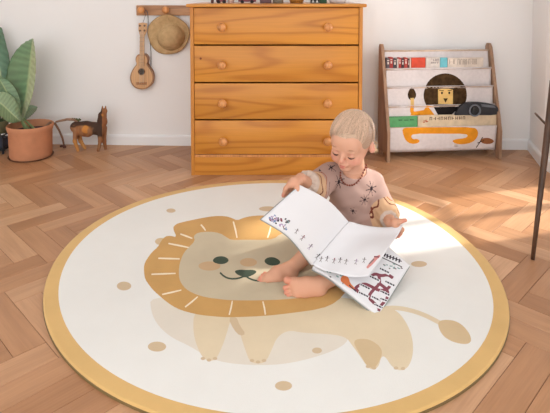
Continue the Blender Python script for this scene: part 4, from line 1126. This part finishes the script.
    Hh.apply(HC-.12, HC+.12, facecut, 0, 'and')
    def hcol(P):
        H = to_head(P); a = np.arctan2(H[:, 0], H[:, 2]+.02); n = .5+.5*np.sin(a*70+6*np.sin(H[:, 1]*60)); c = np.tile(lin(178, 148, 128), (len(P), 1)); c = blend(c, lin(160, 130, 102), n*.45); return c
    hair_mat = m_attr('blond_hair', .45, .4, 0)
    hair = field_object(Hh, 'hair', hair_mat, root, hcol, 2)
    # strands
    rn = random.Random(11); V, Q, CC = [], [], []
    def surf(x, f, u, off):   # push a head-local point onto the cap ellipsoid
        q = np.array([x, f+.016, u-.024]); k = np.sqrt(((q/np.array([.0745, .090, .0785]))**2).sum()); q = q/k*(1+off); return np.array([q[0], q[1]-.016, q[2]+.024])
    def strand(pts, r, col):
        b = len(V); n = len(pts)
        for i, pnt in enumerate(pts):
            t = pts[min(i+1, n-1)]-pts[max(i-1, 0)]; t = t/(np.linalg.norm(t)+1e-9); o = pnt-np.array([0, -.016, .024]); sd = np.cross(t, o); sd /= (np.linalg.norm(sd)+1e-9); up = np.cross(sd, t)
            rr = r*(1-.85*(i/(n-1))**2)
            for w in (sd*rr, up*rr*.6, -sd*rr): V.append(hd(*(pnt+w))); CC.append(col)
        for i in range(n-1):
            for k in range(3): Q.append((b+i*3+k, b+i*3+(k+1) % 3, b+(i+1)*3+(k+1) % 3, b+(i+1)*3+k))
    crown = np.array([.012, -.062, .085])
    for s_ in range(2200):
        a = rn.uniform(0, 2*pi); L = rn.uniform(.35, 1.0)
        # directions fan out from the crown whorl; forward hair swept towards the child's right
        T = np.array([sin(a)*.075, -.016+cos(a)*.09, .02])
        if cos(a) > .2: end = np.array([sin(a)*.066-.006, .056+rn.uniform(-.016, .014), .047 - .010*sin(a) - .02*max(0, abs(sin(a))-.75)/.25 + rn.uniform(-.010, .006)])
        elif cos(a) > -.45: end = np.array([math.copysign(.073, sin(a)), -.016+cos(a)*.055, rn.uniform(-.008, .012) if abs(sin(a)) > .6 else .0])
        else: end = np.array([sin(a)*.064, -.016+cos(a)*.092, rn.uniform(-.075, -.04)])
        st = crown + np.array([rn.gauss(0, .012), rn.gauss(0, .014), 0])
        t0 = rn.uniform(0, .6); rj = rn.random(); pts = []
        for k in range(8):
            t = t0 + (1-t0)*k/7; q = st*(1-t)+end*t; q = q + np.array([.010*sin(t*3)*math.copysign(1, -q[0]+.02)*.4, 0, 0])
            if k < 7 or True: q = surf(q[0], q[1], q[2], .010+.012*rj*t + .014*sin(t*pi)) if not (q[2] < -.02 and q[1] < -.03) else np.array([q[0]*1.03, q[1]*1.02, q[2]])
            pts.append(q + np.array([-.004*t*t*(cos(a) > .2), 0, 0]))
        b = rn.uniform(.84, 1.1)*(1+.2*sin(a*19+2.5*sin(a*5)))*(1.06-.16*(cos(a) < -.3)); c0 = lin(196, 166, 144)*b; strand(pts, rn.uniform(.0006, .0014), (min(c0[0], 1), min(c0[1], 1), min(c0[2]*.97, 1), 1))
    for s_ in range(230):      # fringe combed across the forehead
        y0 = rn.random(); st = np.array([.040+rn.uniform(-.02, .014), .030+.022*rn.random(), .062+rn.uniform(-.008, .016)]); e = np.array([-.050-.016*rn.random(), .040-.02*rn.random(), .034+.016*y0]); pts = []
        for k in range(9):
            t = k/8; q = st*(1-t)+e*t; q[2] += .006*sin(t*pi)*(1-y0) - .004*y0; q[1] = .07; pts.append(surf(q[0], q[1]-.0*t, q[2], .012+.022*sin(t*pi)*rn.uniform(.5, 1.1)))
        b = rn.uniform(.9, 1.28); c0 = lin(196, 168, 144)*b; strand(pts, rn.uniform(.0007, .0014), (min(c0[0], 1), min(c0[1], 1), min(c0[2], 1), 1))
    for s_ in range(46):       # wisps behind the ear
        sgn = 1; x = .066; st = np.array([x, -.036+rn.uniform(-.012, .012), -.02+rn.uniform(-.02, .012)]); e = st+np.array([rn.uniform(.004, .016), rn.uniform(-.022, .004), rn.uniform(-.034, -.012)])
        pts = [st*(1-t)+e*t+np.array([.006*sin(t*pi), 0, 0]) for t in (0, .25, .5, .75, 1)]; c0 = lin(222, 196, 158); strand(pts, .0009, tuple(c0)+(1,))
    me = bpy.data.meshes.new('hair_strands'); me.from_pydata([list(map(float, v)) for v in V], [], Q)
    a = me.attributes.new('Col', 'FLOAT_COLOR', 'POINT'); a.data.foreach_set('color', np.array(CC, 'f').ravel())
    link('hair_strands', me, hair_mat, root, True)
    # ---------------- blouse
    B = Field((.0, 1.60, .0), (.47, 2.02, .40), .0026)
    B.ell(hip+[0, -.004, .0], (.108, .094, .082), k=.02); B.cone(hip+[0, 0, .03], chest, .094, .080, .03)
    B.ell(chest+[0, 0, .02], (.087, .068, .076), k=.02)
    B.cone(shR, chest+[0, 0, .055], .041, .05, .02); B.cone(shL, chest+[0, 0, .055], .041, .05, .02)
    B.cone(neck-[0, 0, .026], neck-[0, 0, .012], .05, .045, .015)
    cuR = elR*.42+wrR*.58; B.chain([shR, elR+[0, 0, -.008], elR*.6+wrR*.4], [.045, .052, .044], .015); B.chain([elR*.6+wrR*.4, cuR], [.043, .027], .008)
    cuL = elL*.25+wrL*.75; B.chain([shL, elL+[0, 0, -.004], elL*.55+wrL*.45], [.044, .044, .036], .015); B.chain([elL*.55+wrL*.45, cuL], [.036, .025], .008)
    # skirt part over the thighs
    B.cone(hR, hR*.35+knR*.65, .066, .052, .02); B.cone(hL, hL*.4+knL*.6, .066, .052, .02)
    # trims: neckline and cuffs open
    nk = neck + np.array([0, 0, .026]); B.ell(nk + HM[:, 1]*[.018, .018, 0], (.046, .046, .030), k=.003, op='sub')
    for c, d in ((cuR, wrR-elR), (cuL, wrL-elL)):
        d = d/np.linalg.norm(d); B.apply(c-.05, c+.05, lambda X, Y, Z, c=c, d=d: np.where(np.sqrt((X-c[0])**2+(Y-c[1])**2+(Z-c[2])**2) < .05, (X-c[0])*d[0]+(Y-c[1])*d[1]+(Z-c[2])*d[2], -1), 0, 'and')
        B.cone(c, c+d*.003, .0175, .0175, .002, 'sub')
    stars = [(347.2,167.5,.019),(360.5,174.6,.0)][:0]
    star_px = [(341,181.5,.023),(332.5,165.5,.018),(373.5,187,.024),(367,200.5,.018),(319.5,168.5,.013),(311.5,181,.008),(352,213,.012)]
    def shirt_disp(P):
        n = np.sin(P[:, 2]*150+np.sin(P[:, 0]*40)*2)*.0009 + np.sin(P[:, 0]*95+P[:, 2]*55)*.0011*(P[:, 2] > .1)
        for sh, el, w0 in ((shR, elR, wrR), (shL, elL, wrL)):
            ax_ = (w0-el)/np.linalg.norm(w0-el); rel = P-(el*.5+w0*.5); al = rel@ax_; rad = rel-al[:, None]*ax_; dist = np.linalg.norm(rad, axis=1)
            m = np.exp(-((al-.006)/.03)**2)*(np.linalg.norm(rel, axis=1) < .08); a1 = np.arctan2(rad[:, 2], rad[:, 0]); n = n + m*np.sin(a1*11)*.0022
        d = P-chest; d = d/np.linalg.norm(d, axis=1)[:, None]; return P + d*n[:, None]
    def inv_np(P):
        v = P-np.array([0, 0, CAMH]); d = v[:, 1]*cos(PITCH)-v[:, 2]*sin(PITCH); u = v[:, 1]*sin(PITCH)+v[:, 2]*cos(PITCH)
        return CX+FPX*v[:, 0]/d, CY-FPX*u/d
    def shirt_col(P):
        c = np.tile(lin(172, 143, 133), (len(P), 1)); X, Y = inv_np(P)
        # embroidered bursts: find the surface point nearest the camera for each, then measure in 3D
        front = P[:, 1]
        for x, y, r in star_px:
            if r == 0: continue
            q = (X-x)**2+(Y-y)**2; near = q < 6
            if not near.any(): continue
            i = np.where(near)[0]; i = i[np.argmin(front[i])]; o = P[i]; D = P-o; R = np.linalg.norm(D, axis=1)
            a = np.arctan2(D[:, 2], D[:, 0]+D[:, 1]*.3); ray_ = np.abs(np.sin(a*4+x)); 
            inside = (R < r*(1-.0*ray_)) & ((ray_ < .55*(1-R/r)+.14) | (R < r*.3)); c[inside] = lin(46, 34, 40)
            dots = (np.abs(R-r*1.02) < .0018) & (ray_ < .25); c[dots] = lin(70, 52, 52)
        for sh, el, w0, sg in ((shR, elR, wrR, 1), (shL, elL, wrL, -1)):
            ax_ = (w0-el)/np.linalg.norm(w0-el); rel = P-el; al = rel@ax_; rad = rel-al[:, None]*ax_; rr = np.linalg.norm(rad, axis=1); a1 = np.arctan2(rad[:, 2], rad[:, 0]); L = np.linalg.norm(w0-el)
            onarm = (rr < .06) & (al > -.03) & (P[:, 2] > .09)
            c2 = onarm & (al > L*.02) & (al < L*.9); c[c2] = lin(200, 164, 130)
            z1 = onarm & (np.abs(al - L*(.26 if sg > 0 else .2) - .006*np.sin(a1*6)) < .0022); z2 = onarm & (np.abs(al - L*.0 - .007*np.sin(a1*5+1)) < .0018); c[z1] = lin(112, 56, 44); c[z2] = lin(160, 96, 66)
            z3 = onarm & (np.abs(al+.020 - .004*np.sin(a1*7)) < .0016); c[z3] = lin(86, 62, 60)
            cf = onarm & (al > L*(.44 if sg > 0 else .68)); c[cf] = lin(198, 178, 164)
        return c
    blouse = field_object(B, 'blouse', m_attr('blouse_cotton', .85, .15, 0, 240, .15, .001), root, shirt_col, 2, shirt_disp)
    # ---------------- necklace of amber beads
    nb = []; c0 = neck+np.array([0, 0, .010])
    l = np.array([cos(YAW*.6), -sin(YAW*.6), 0]); f = np.array([-sin(YAW*.6), -cos(YAW*.6), 0])
    NL = [(341.2,169.5),(340.2,174.5),(341.2,180),(344.6,184),(349,185.6),(354,184.8),(358.4,181.4),(361.8,176.4),(364.4,170.6),(366.2,165)]
    Pb, Qb = blouse.data, None
    vb = np.empty(len(Pb.vertices)*3, 'f'); Pb.vertices.foreach_get('co', vb); vb = vb.reshape(-1, 3); vs = np.empty(len(body.data.vertices)*3, 'f'); body.data.vertices.foreach_get('co', vs); vs = vs.reshape(-1, 3); vs = vs[to_head(vs)[:, 2] < -.088]; allv = np.concatenate([vb, vs])
    AX, AY = inv_np(allv); pts = []
    NLs = smooth_poly(NL, 2, False)
    for x, y in NLs:
        q = (AX-x)**2+(AY-y)**2; i = np.where(q < 1.6)[0]; Yv = allv[i, 1].min() if len(i) else 1.8; pts.append(V3(at(x, y, float(Yv)-.003)))
    ys = np.array([q[1] for q in pts]); 
    for _ in range(3): ys[1:-1] = np.minimum(ys[1:-1], (ys[:-2]+ys[2:])/2+.002)
    for q, y in zip(pts, ys): q[1] = y
    m = MB(); last = None
    for q in pts:
        if last is not None and np.linalg.norm(q-last) < .0075: continue
        last = q; r = .0036; m.lathe(Vector(q), [(0, -r), (r*.7, -r*.7), (r, 0), (r*.7, r*.7), (0, r)], 10)
    m.tube([Vector(q) for q in pts], .001, 5)
    m.build('necklace', plain('amber_beads', (128, 62, 40), .3, .5, .2, 200), root, smooth=True)
make_child()

# ================================================================== PICTURE BOOK
def picture_book():
    G0, G1 = at(349.2, 222.4, 1.68), at(312.2, 265.6, 1.535)
    root = empty('picture_book', G1, 'large open picture book with white illustrated pages held by the child', 'book')
    PAPER = NT('book_paper_white', .5, .3); PAPER.color(srgb(222, 222, 225)); PAPER = PAPER.m
    inks = [PAPER, plain('ink_grey', (122, 116, 124), .6), plain('ink_plum', (128, 66, 78), .6), plain('ink_blue', (112, 134, 170), .6), plain('ink_dark', (54, 50, 60), .6),
            plain('ink_lilac', (170, 150, 180), .6), plain('ink_orange', (214, 120, 72), .6), plain('ink_mist', (208, 212, 210), .6), plain('ink_teal', (130, 160, 156), .6), plain('ink_pink', (212, 146, 142), .6)]
    def qb(P, u):            # polyline evaluate 0..1
        k = u*(len(P)-1); i = min(int(k), len(P)-2); f = k-i; return P[i].lerp(P[i+1], f)
    def spline(P, n=16):     # Catmull-Rom
        if len(P) == 2: return [P[0].lerp(P[1], k/n) for k in range(n+1)]
        Q = [P[0]*2-P[1]] + P + [P[-1]*2-P[-2]]; out = []
        for i in range(1, len(Q)-2):
            for k in range(n):
                t = k/n; a, b, c, d = Q[i-1:i+3]
                out.append(.5*((2*b)+(c-a)*t+(2*a-5*b+4*c-d)*t*t+(3*b-a-3*c+d)*t**3))
        return out+[Q[-2]]
    def coons(top, bot, gut, out):
        """top, bot: gutter -> outer edge; gut, out: top -> bottom"""
        T, Bm, L, R = spline(top), spline(bot), spline(gut), spline(out)
        def f(u, v):
            return (qb(T, u)*(1-v)+qb(Bm, u)*v) + (qb(L, v)*(1-u)+qb(R, v)*u) - (T[0]*(1-u)*(1-v)+T[-1]*u*(1-v)+Bm[0]*(1-u)*v+Bm[-1]*u*v)
        return f
    def inv_map(f, x, y):    # picture -> (u, v) on the patch, by Newton
        def pr(p):
            v = p-Vector((0, 0, CAMH)); d = v.y*cos(PITCH)-v.z*sin(PITCH); w_ = v.y*sin(PITCH)+v.z*cos(PITCH); return CX+FPX*v.x/d, CY-FPX*w_/d
        u = v = .5
        for _ in range(14):
            a = pr(f(u, v)); b = pr(f(min(u+.001, 1.001), v)) if False else pr(f(u+.001 if u < .99 else u-.001, v)); su = 1 if u < .99 else -1
            c = pr(f(u, v+.001 if v < .99 else v-.001)); sv = 1 if v < .99 else -1
            J = [[(b[0]-a[0])/.001*su, (c[0]-a[0])/.001*sv], [(b[1]-a[1])/.001*su, (c[1]-a[1])/.001*sv]]; det = J[0][0]*J[1][1]-J[0][1]*J[1][0]
            if abs(det) < 1e-9: break
            ex, ey = x-a[0], y-a[1]; u = min(max(u+(ex*J[1][1]-ey*J[0][1])/det, 0.004), .996); v = min(max(v+(-ex*J[1][0]+ey*J[0][0])/det, .004), .996)
        return (u, v)
    def page(name, f, shapes, thick, parent, mats=inks, flip=False):
        sh = []
        for poly, mi in shapes: sh.append(([inv_map(f, x, y) for x, y in poly], mi))
        out = []
        n = 14
        out += [(k/n, 0) for k in range(n)] + [(1, k/n) for k in range(n)] + [(1-k/n, 1) for k in range(n)] + [(0, 1-k/n) for k in range(n)]
        bm = print_surface(out, sh, f, step=.055, thick=0)
        bm.normal_update()
        nz = sum((fc.normal for fc in bm.faces), Vector())
        c = f(.5, .5); tocam = Vector((0, 0, CAMH))-c
        if nz.dot(tocam) < 0: bmesh.ops.reverse_faces(bm, faces=bm.faces[:]); bm.normal_update()
        orig = list(bm.faces); vm = {v: bm.verts.new(v.co-v.normal*thick) for v in list(bm.verts)}; be = [e for e in bm.edges if len(e.link_faces) == 1]
        for fc in orig:
            q = bm.faces.new([vm[v] for v in fc.verts][::-1]); q.material_index = 0
        for e in be:
            l = e.link_loops[0]; a, b = l.vert, l.link_loop_next.vert; q = bm.faces.new((b, a, vm[a], vm[b])); q.material_index = 0
        return bm_build(bm, name, mats, parent, True)
    gut = [G0, at(330.5, 243.4, 1.606), G1]
    # left page, curving up to the hand
    A, B = at(261.6, 219.2, 1.47), at(300.3, 185.2, 1.60)
    fl = coons([G0, at(333, 204.5, 1.65), at(318, 194, 1.625), B], [G1, at(304.8, 255.8, 1.515), at(296, 244.2, 1.50), at(284, 232.6, 1.488), A], gut, [B, at(281.5, 201.6, 1.535), A])
    sh = []
    rn = random.Random(4)
    def fig(x, y, s, mi, lean=0, mi2=1):
        """small dancing figure in picture pixels"""
        s *= .85; c, sn = cos(lean), sin(lean); T = lambda a, b: (x+s*(a*c-b*sn), y+s*(a*sn+b*c))
        sh.append((stroke([T(0, -3.2), T(0, 1)], 1.3*s), mi)); sh.append((stroke([T(-3.4, -1.6), T(3.2, -2.4)], .8*s), mi2)); sh.append((stroke([T(0, 1), T(-1.8, 4)], .8*s), mi2)); sh.append((stroke([T(0, 1), T(1.6, 4.2)], .8*s), mi2)); sh.append(([T(a, b) for a, b in ell(0, -4.1, 1.1, 1.1, 0, 8)], mi))
    # cluster at the corner
    for k in range(34):
        t = rn.random(); x = 270.5+13*t+rn.uniform(-1.2, 1.2); y = 217+7.5*t+rn.uniform(-3.6, 3.6)
        if abs((y-217)-(x-270.5)*.6) < 4.6: sh.append((ell(x, y, rn.uniform(.6, 1.7), rn.uniform(.5, 1.3), rn.uniform(0, 3), 6), rn.choice([1, 2, 3, 4, 5, 3, 2, 5])))
    for k in range(16):
        t = rn.random(); x = 286+rn.uniform(-2.2, 2.4); y = 219+11*t; sh.append((ell(x-(t-.5)*3, y, rn.uniform(.5, 1.3), rn.uniform(.5, 1.2), rn.uniform(0, 3), 6), rn.choice([1, 3, 5, 1, 4, 8])))
    fig(296.5, 231.5, .72, 1, .5); fig(302.5, 238, .8, 2, .7, 1); fig(310, 247, .85, 1, .7, 5)
    fig(317.5, 256.5, .8, 4, .8)
    pl = page('left_page', fl, sh, .0035, root)
    tag(pl, 'white page with small dancing figures')
    # turning leaf
    H, I = at(403.2, 224.6, 1.664), at(368.2, 277.0, 1.482)
    ft = coons([G0 + Vector((0, 0, .004)), at(366, 225.4, 1.685), at(386, 227.2, 1.678), H], [G1 + Vector((0, 0, .003)), at(330, 272.4, 1.500), at(348, 275.8, 1.482), I], [g + Vector((0, 0, .0035)) for g in gut], [H, at(398.5, 234, 1.64), at(389, 247.5, 1.575), at(379, 262, 1.527), I])
    sh = []
    for x, y, mi in ((316.5,257.5,4),(321,259.5,1),(327,259,4),(334,261,2),(340,260.5,4),(346,262,1),(356,262,5),(364,260.5,1)): fig(x, y, .72, mi, .25)
    sh.append((stroke([(367, 268), (371, 263.5), (376, 258), (380, 255.5)], [2.0, 3.6, 3.4, 1.8]), 9)); sh.append((stroke([(369, 264), (374, 259)], 1.1), 1)); sh.append((stroke([(374, 256.5), (379, 257)], 1.3), 2))
    ft0 = ft; ft = lambda u, v: ft0(u, v) + Vector((0, -.3, 1))*(.0042*sin(u*10.5+v*3.5)*v*min(1, u*4)*(1-u*.5))
    tl = page('turning_page', ft, sh, .0006, root); tag(tl, 'white page being lifted')
    # right illustrated page underneath
    C, D = at(378.0, 315.6, 1.428), at(409.8, 265.2, 1.59)
    low = Vector((0, .006, -.011))
    fr = coons([G0+low, at(381, 241, 1.655), D], [G1+low, at(329, 277.0, 1.512), at(352.5, 295.6, 1.468), C], [g+low for g in gut], [D, at(394.5, 289.5, 1.508), C])
    sh = []
    for pts_ in ([(354,290),(358,285.5),(365,283.5),(372,287),(380,291),(388,289),(391,284)], [(371,276.5),(375,273.5),(381,276),(388,274.5),(393,278)], [(379,276),(380,284),(373,290),(368,297),(374,303),(380,309)], [(380,284),(388,290),(387.5,299),(381,305),(378.5,311)], [(368,297),(360,294),(356,289)]):
        sh.append((stroke(smooth_poly(pts_, 2, False), 3.1), 2))
    for x, y in ((374.5, 279.3), (390, 284.4), (365.2, 287.6), (385, 294), (363.6, 295.4), (376.4, 299.6), (385, 301.6), (379, 307.4), (384.5, 271.5)):
        sh.append((stroke([(x-5.4, y-3.0), (x+5.2, y+2.2)], 3.7), 0)); sh.append((stroke([(x-4.6, y-3.2), (x+4.4, y+1.2)], 1.5), 4))
        for q in range(3): sh.append((stroke([(x-3.2+2.7*q, y-3.4+1.3*q), (x-2.9+2.7*q, y-1.0+1.3*q)], .45), 0))
    for (x, y) in ((386, 254.5), (388.5, 256), (391.5, 257), (394.5, 258), (397.5, 259.2), (400.6, 260.6)): sh.append((stroke([(x-.8, y-1.8), (x-1.6, y+2.0)], 1.5), 4)); sh.append((stroke([(x-1, y), (x+1.2, y+.8)], 1.0), 4))
    sh.append((stroke([(382, 257.5), (402, 267)], .9), 4))
    for k in range(16): sh.append((ell(rn.uniform(384, 404), rn.uniform(263, 271), rn.uniform(.6, 2), .7, .4, 6), rn.choice([8, 1, 0, 8])))
    for k in range(16): sh.append((ell(rn.uniform(326, 345), rn.uniform(268, 284), rn.uniform(.6, 1.8), .8, .6, 6), rn.choice([8, 1, 8, 4])))
    sh.append((smooth_poly([(341,277),(345,274.6),(349,278),(350,283),(355,288),(354,290),(348,287),(343,283)], 1), 6)); sh.append((ell(343.5, 279.5, 3, 3.4, 0, 10), 6)); sh.append((stroke([(349, 285), (356, 291.5)], 1.1), 4))
    pr_ = page('right_page', fr, sh, .007, root); tag(pr_, 'illustrated page with dark red tree and text boxes')
    # cover under everything
    cv = plain('book_cover', (150, 156, 154), .5, .3)
    def off(f, dz): return lambda u, v: f(u, v) + Vector((0, 0, dz))
    def cover(f, n_off, name):
        bm = bmesh.new(); N = 14; g = [[None]*(N+1) for _ in range(N+1)]
        for i in range(N+1):
            for j in range(N+1):
                u, v = i/N, j/N; p = f(u, v); du = f(min(u+.01, 1), v)-f(max(u-.01, 0), v); dv = f(u, min(v+.01, 1))-f(u, max(v-.01, 0)); nn = du.cross(dv).normalized()
                if nn.dot(Vector((0, 0, CAMH))-p) > 0: nn = -nn
                ou = du.normalized()*(.002 if i == N else 0); ov = dv.normalized()*((.002 if j == N else 0)-(.002 if j == 0 else 0))
                g[i][j] = (p+nn*n_off+ou+ov, nn)
        a = [[bm.verts.new(g[i][j][0]) for j in range(N+1)] for i in range(N+1)]; b = [[bm.verts.new(g[i][j][0]+g[i][j][1]*.0018) for j in range(N+1)] for i in range(N+1)]
        for i in range(N):
            for j in range(N): bm.faces.new((a[i][j], a[i+1][j], a[i+1][j+1], a[i][j+1])); bm.faces.new((b[i][j+1], b[i+1][j+1], b[i+1][j], b[i][j]))
        for i in range(N):
            bm.faces.new((a[i+1][0], a[i][0], b[i][0], b[i+1][0])); bm.faces.new((a[i][N], a[i+1][N], b[i+1][N], b[i][N])); bm.faces.new((a[0][i], a[0][i+1], b[0][i+1], b[0][i])); bm.faces.new((a[N][i+1], a[N][i], b[N][i], b[N][i+1]))
        bmesh.ops.recalc_face_normals(bm, faces=bm.faces); bm_build(bm, name, cv, root, True)
    cover(fl, .004, 'cover'); cover(fr, .0074, 'cover')
picture_book()

# ================================================================== CARVED WOODEN ANIMAL
def wooden_animal():
    Y = 3.02; p = lambda x, y, d=0: V3(at(x, y, Y+d)); c = at(88, 152, Y)
    root = empty('wooden_animal', (c.x, c.y, 0), 'small carved driftwood animal figure on four legs beside the terracotta pot', 'figurine')
    s = (p(89, 130)-p(88, 130))[0]
    def fl(x, dy): q = p(x, 152); return np.array([q[0], Y+dy, .007])
    F = Field((p(66, 130)[0], Y-.07, 0), (p(112, 130)[0], Y+.07, .33), .0022)
    F.chain([p(76, 127), p(86, 128), p(98, 128.5)], [5.6*s, 6.6*s, 6.2*s], .012)
    F.cone(p(83, 131), p(88, 132), 5.5*s, 5*s, .01)
    F.chain([p(100, 130), p(103.2, 122), p(104, 112)], [5.2*s, 3.6*s, 2.6*s], .012)
    F.chain([p(104.6, 111), p(101, 115), p(98.8, 121)], [2.7*s, 2.6*s, 1.7*s], .006)
    for e in (102.2, 105.2): F.chain([p(e, 112, .004*(1 if e > 103 else -1)), p(e+.4, 106.3, .006*(1 if e > 103 else -1))], [1.6*s, .6*s], .004)
    for x0, y0, x1, x2, dy in ((76, 130, 74.8, 79.4, -.022), (78, 132, 80.5, 83.6, .024), (99.6, 130, 100.3, 99.6, -.022), (104, 128, 104.2, 104.6, .018)):
        a = p(x0, y0, dy); e = fl(x2, dy); m_ = p(x1, 141, dy); F.chain([a, m_, e], [3.0*s, 1.9*s, 1.5*s], .008)
    def col(P):
        v = P-np.array([0, 0, CAMH]); d = v[:, 1]*cos(PITCH)-v[:, 2]*sin(PITCH); X = CX+FPX*P[:, 0]/d; Yp = CY-FPX*(v[:, 1]*sin(PITCH)+v[:, 2]*cos(PITCH))/d
        n = np.array([mnoise.noise(Vector(q)*38) for q in P]); n2 = np.array([mnoise.noise(Vector((q[0]*60, q[1]*60, q[2]*14))) for q in P])
        c = np.tile(lin(156, 112, 78), (len(P), 1)); c = blend(c, lin(140, 88, 54), sstep(n2, -.2, .3)*.7)
        back = sstep(n*4 - (Yp-127.5) + 0*X, -1.5, 1.5)*(X < 101); c = blend(c, lin(74, 52, 42), back)
        fr = sstep(X+n*3, 91, 94)*(1-sstep(Yp+n*4, 136, 139))*(X < 102); c = blend(c, lin(72, 54, 44), fr)
        bel = np.exp(-(((X-84.5)/5)**2+((Yp-129)/6.2)**2)); c = blend(c, lin(208, 140, 68), sstep(bel+n*.9, .25, .75)*.9); 
        leg = sstep(Yp, 138, 141)*(X < 92); c = blend(c, lin(200, 142, 78), leg*.8)
        mz = (1-sstep(X, 100.2, 101.8))*(Yp < 124)*(X > 95); c = blend(c, lin(78, 56, 46), mz*.9); return c
    body = field_object(F, 'body', m_attr('painted_driftwood', .7, .2, 0, 90, .5, .003), root, col, 1)
    m = MB(); m.tube([Vector(p(78, 121.4)), at(74, 119.6, Y), at(67, 119.4, Y-.01), at(60, 120.8, Y-.02), at(55.6, 122.0, Y-.025)], [.010, .0085, .0075, .0065, .005], 8)
    m.build('tail', plain('tail_twig', (150, 118, 96), .8, .2, .12, 30), root, smooth=True)
    m = MB(); rn = random.Random(2)
    for k in range(9):
        q = at(74+rn.uniform(-2, 6), 119.4+rn.uniform(-.6, .6), Y); q.y += rn.uniform(-.015, .015)
        m.lathe(q, [(0, -.006), (.006, -.002), (.007, .002), (0, .006)], 8, (rn.uniform(-1, 1), rn.uniform(-1, 1), 1))
    m.build('moss_tuft', plain('moss', (92, 96, 62), .9, .1, .2, 60), root, smooth=True)
wooden_animal()
#CHILD-END

# ================================================================== LIGHT
w = bpy.data.worlds.new('daylight'); SC.world = w; w.use_nodes = True
bg = w.node_tree.nodes['Background']; bg.inputs[0].default_value = (1.0, 1.0, 1.0, 1); bg.inputs[1].default_value = 2.15
sl = bpy.data.lights.new('sun', 'SUN'); sl.energy = 5.5; sl.angle = radians(3); sl.color = (1, .95, .87)
so = bpy.data.objects.new('sun', sl); COL.objects.link(so); so.location = (4, 3, 3)
so.rotation_euler = Vector((-1, -.3, -.80)).to_track_quat('-Z', 'Y').to_euler()
al = bpy.data.lights.new('balcony_daylight', 'AREA'); al.shape = 'RECTANGLE'; al.size = .55; al.size_y = 1.3; al.energy = 34; al.color = (1, .98, .95)
ao = bpy.data.objects.new('balcony_daylight', al); COL.objects.link(ao); ao.location = (J.x + .3, 2.3, .7); ao.rotation_euler = Vector((-1, 0, 0)).to_track_quat('-Z', 'Z').to_euler()

SC.view_settings.view_transform = 'Standard'; SC.view_settings.look = 'None'; SC.view_settings.gamma = 1; SC.view_settings.use_curve_mapping = False
SC.view_settings.exposure = 0.06
SC.cycles.use_denoising = True
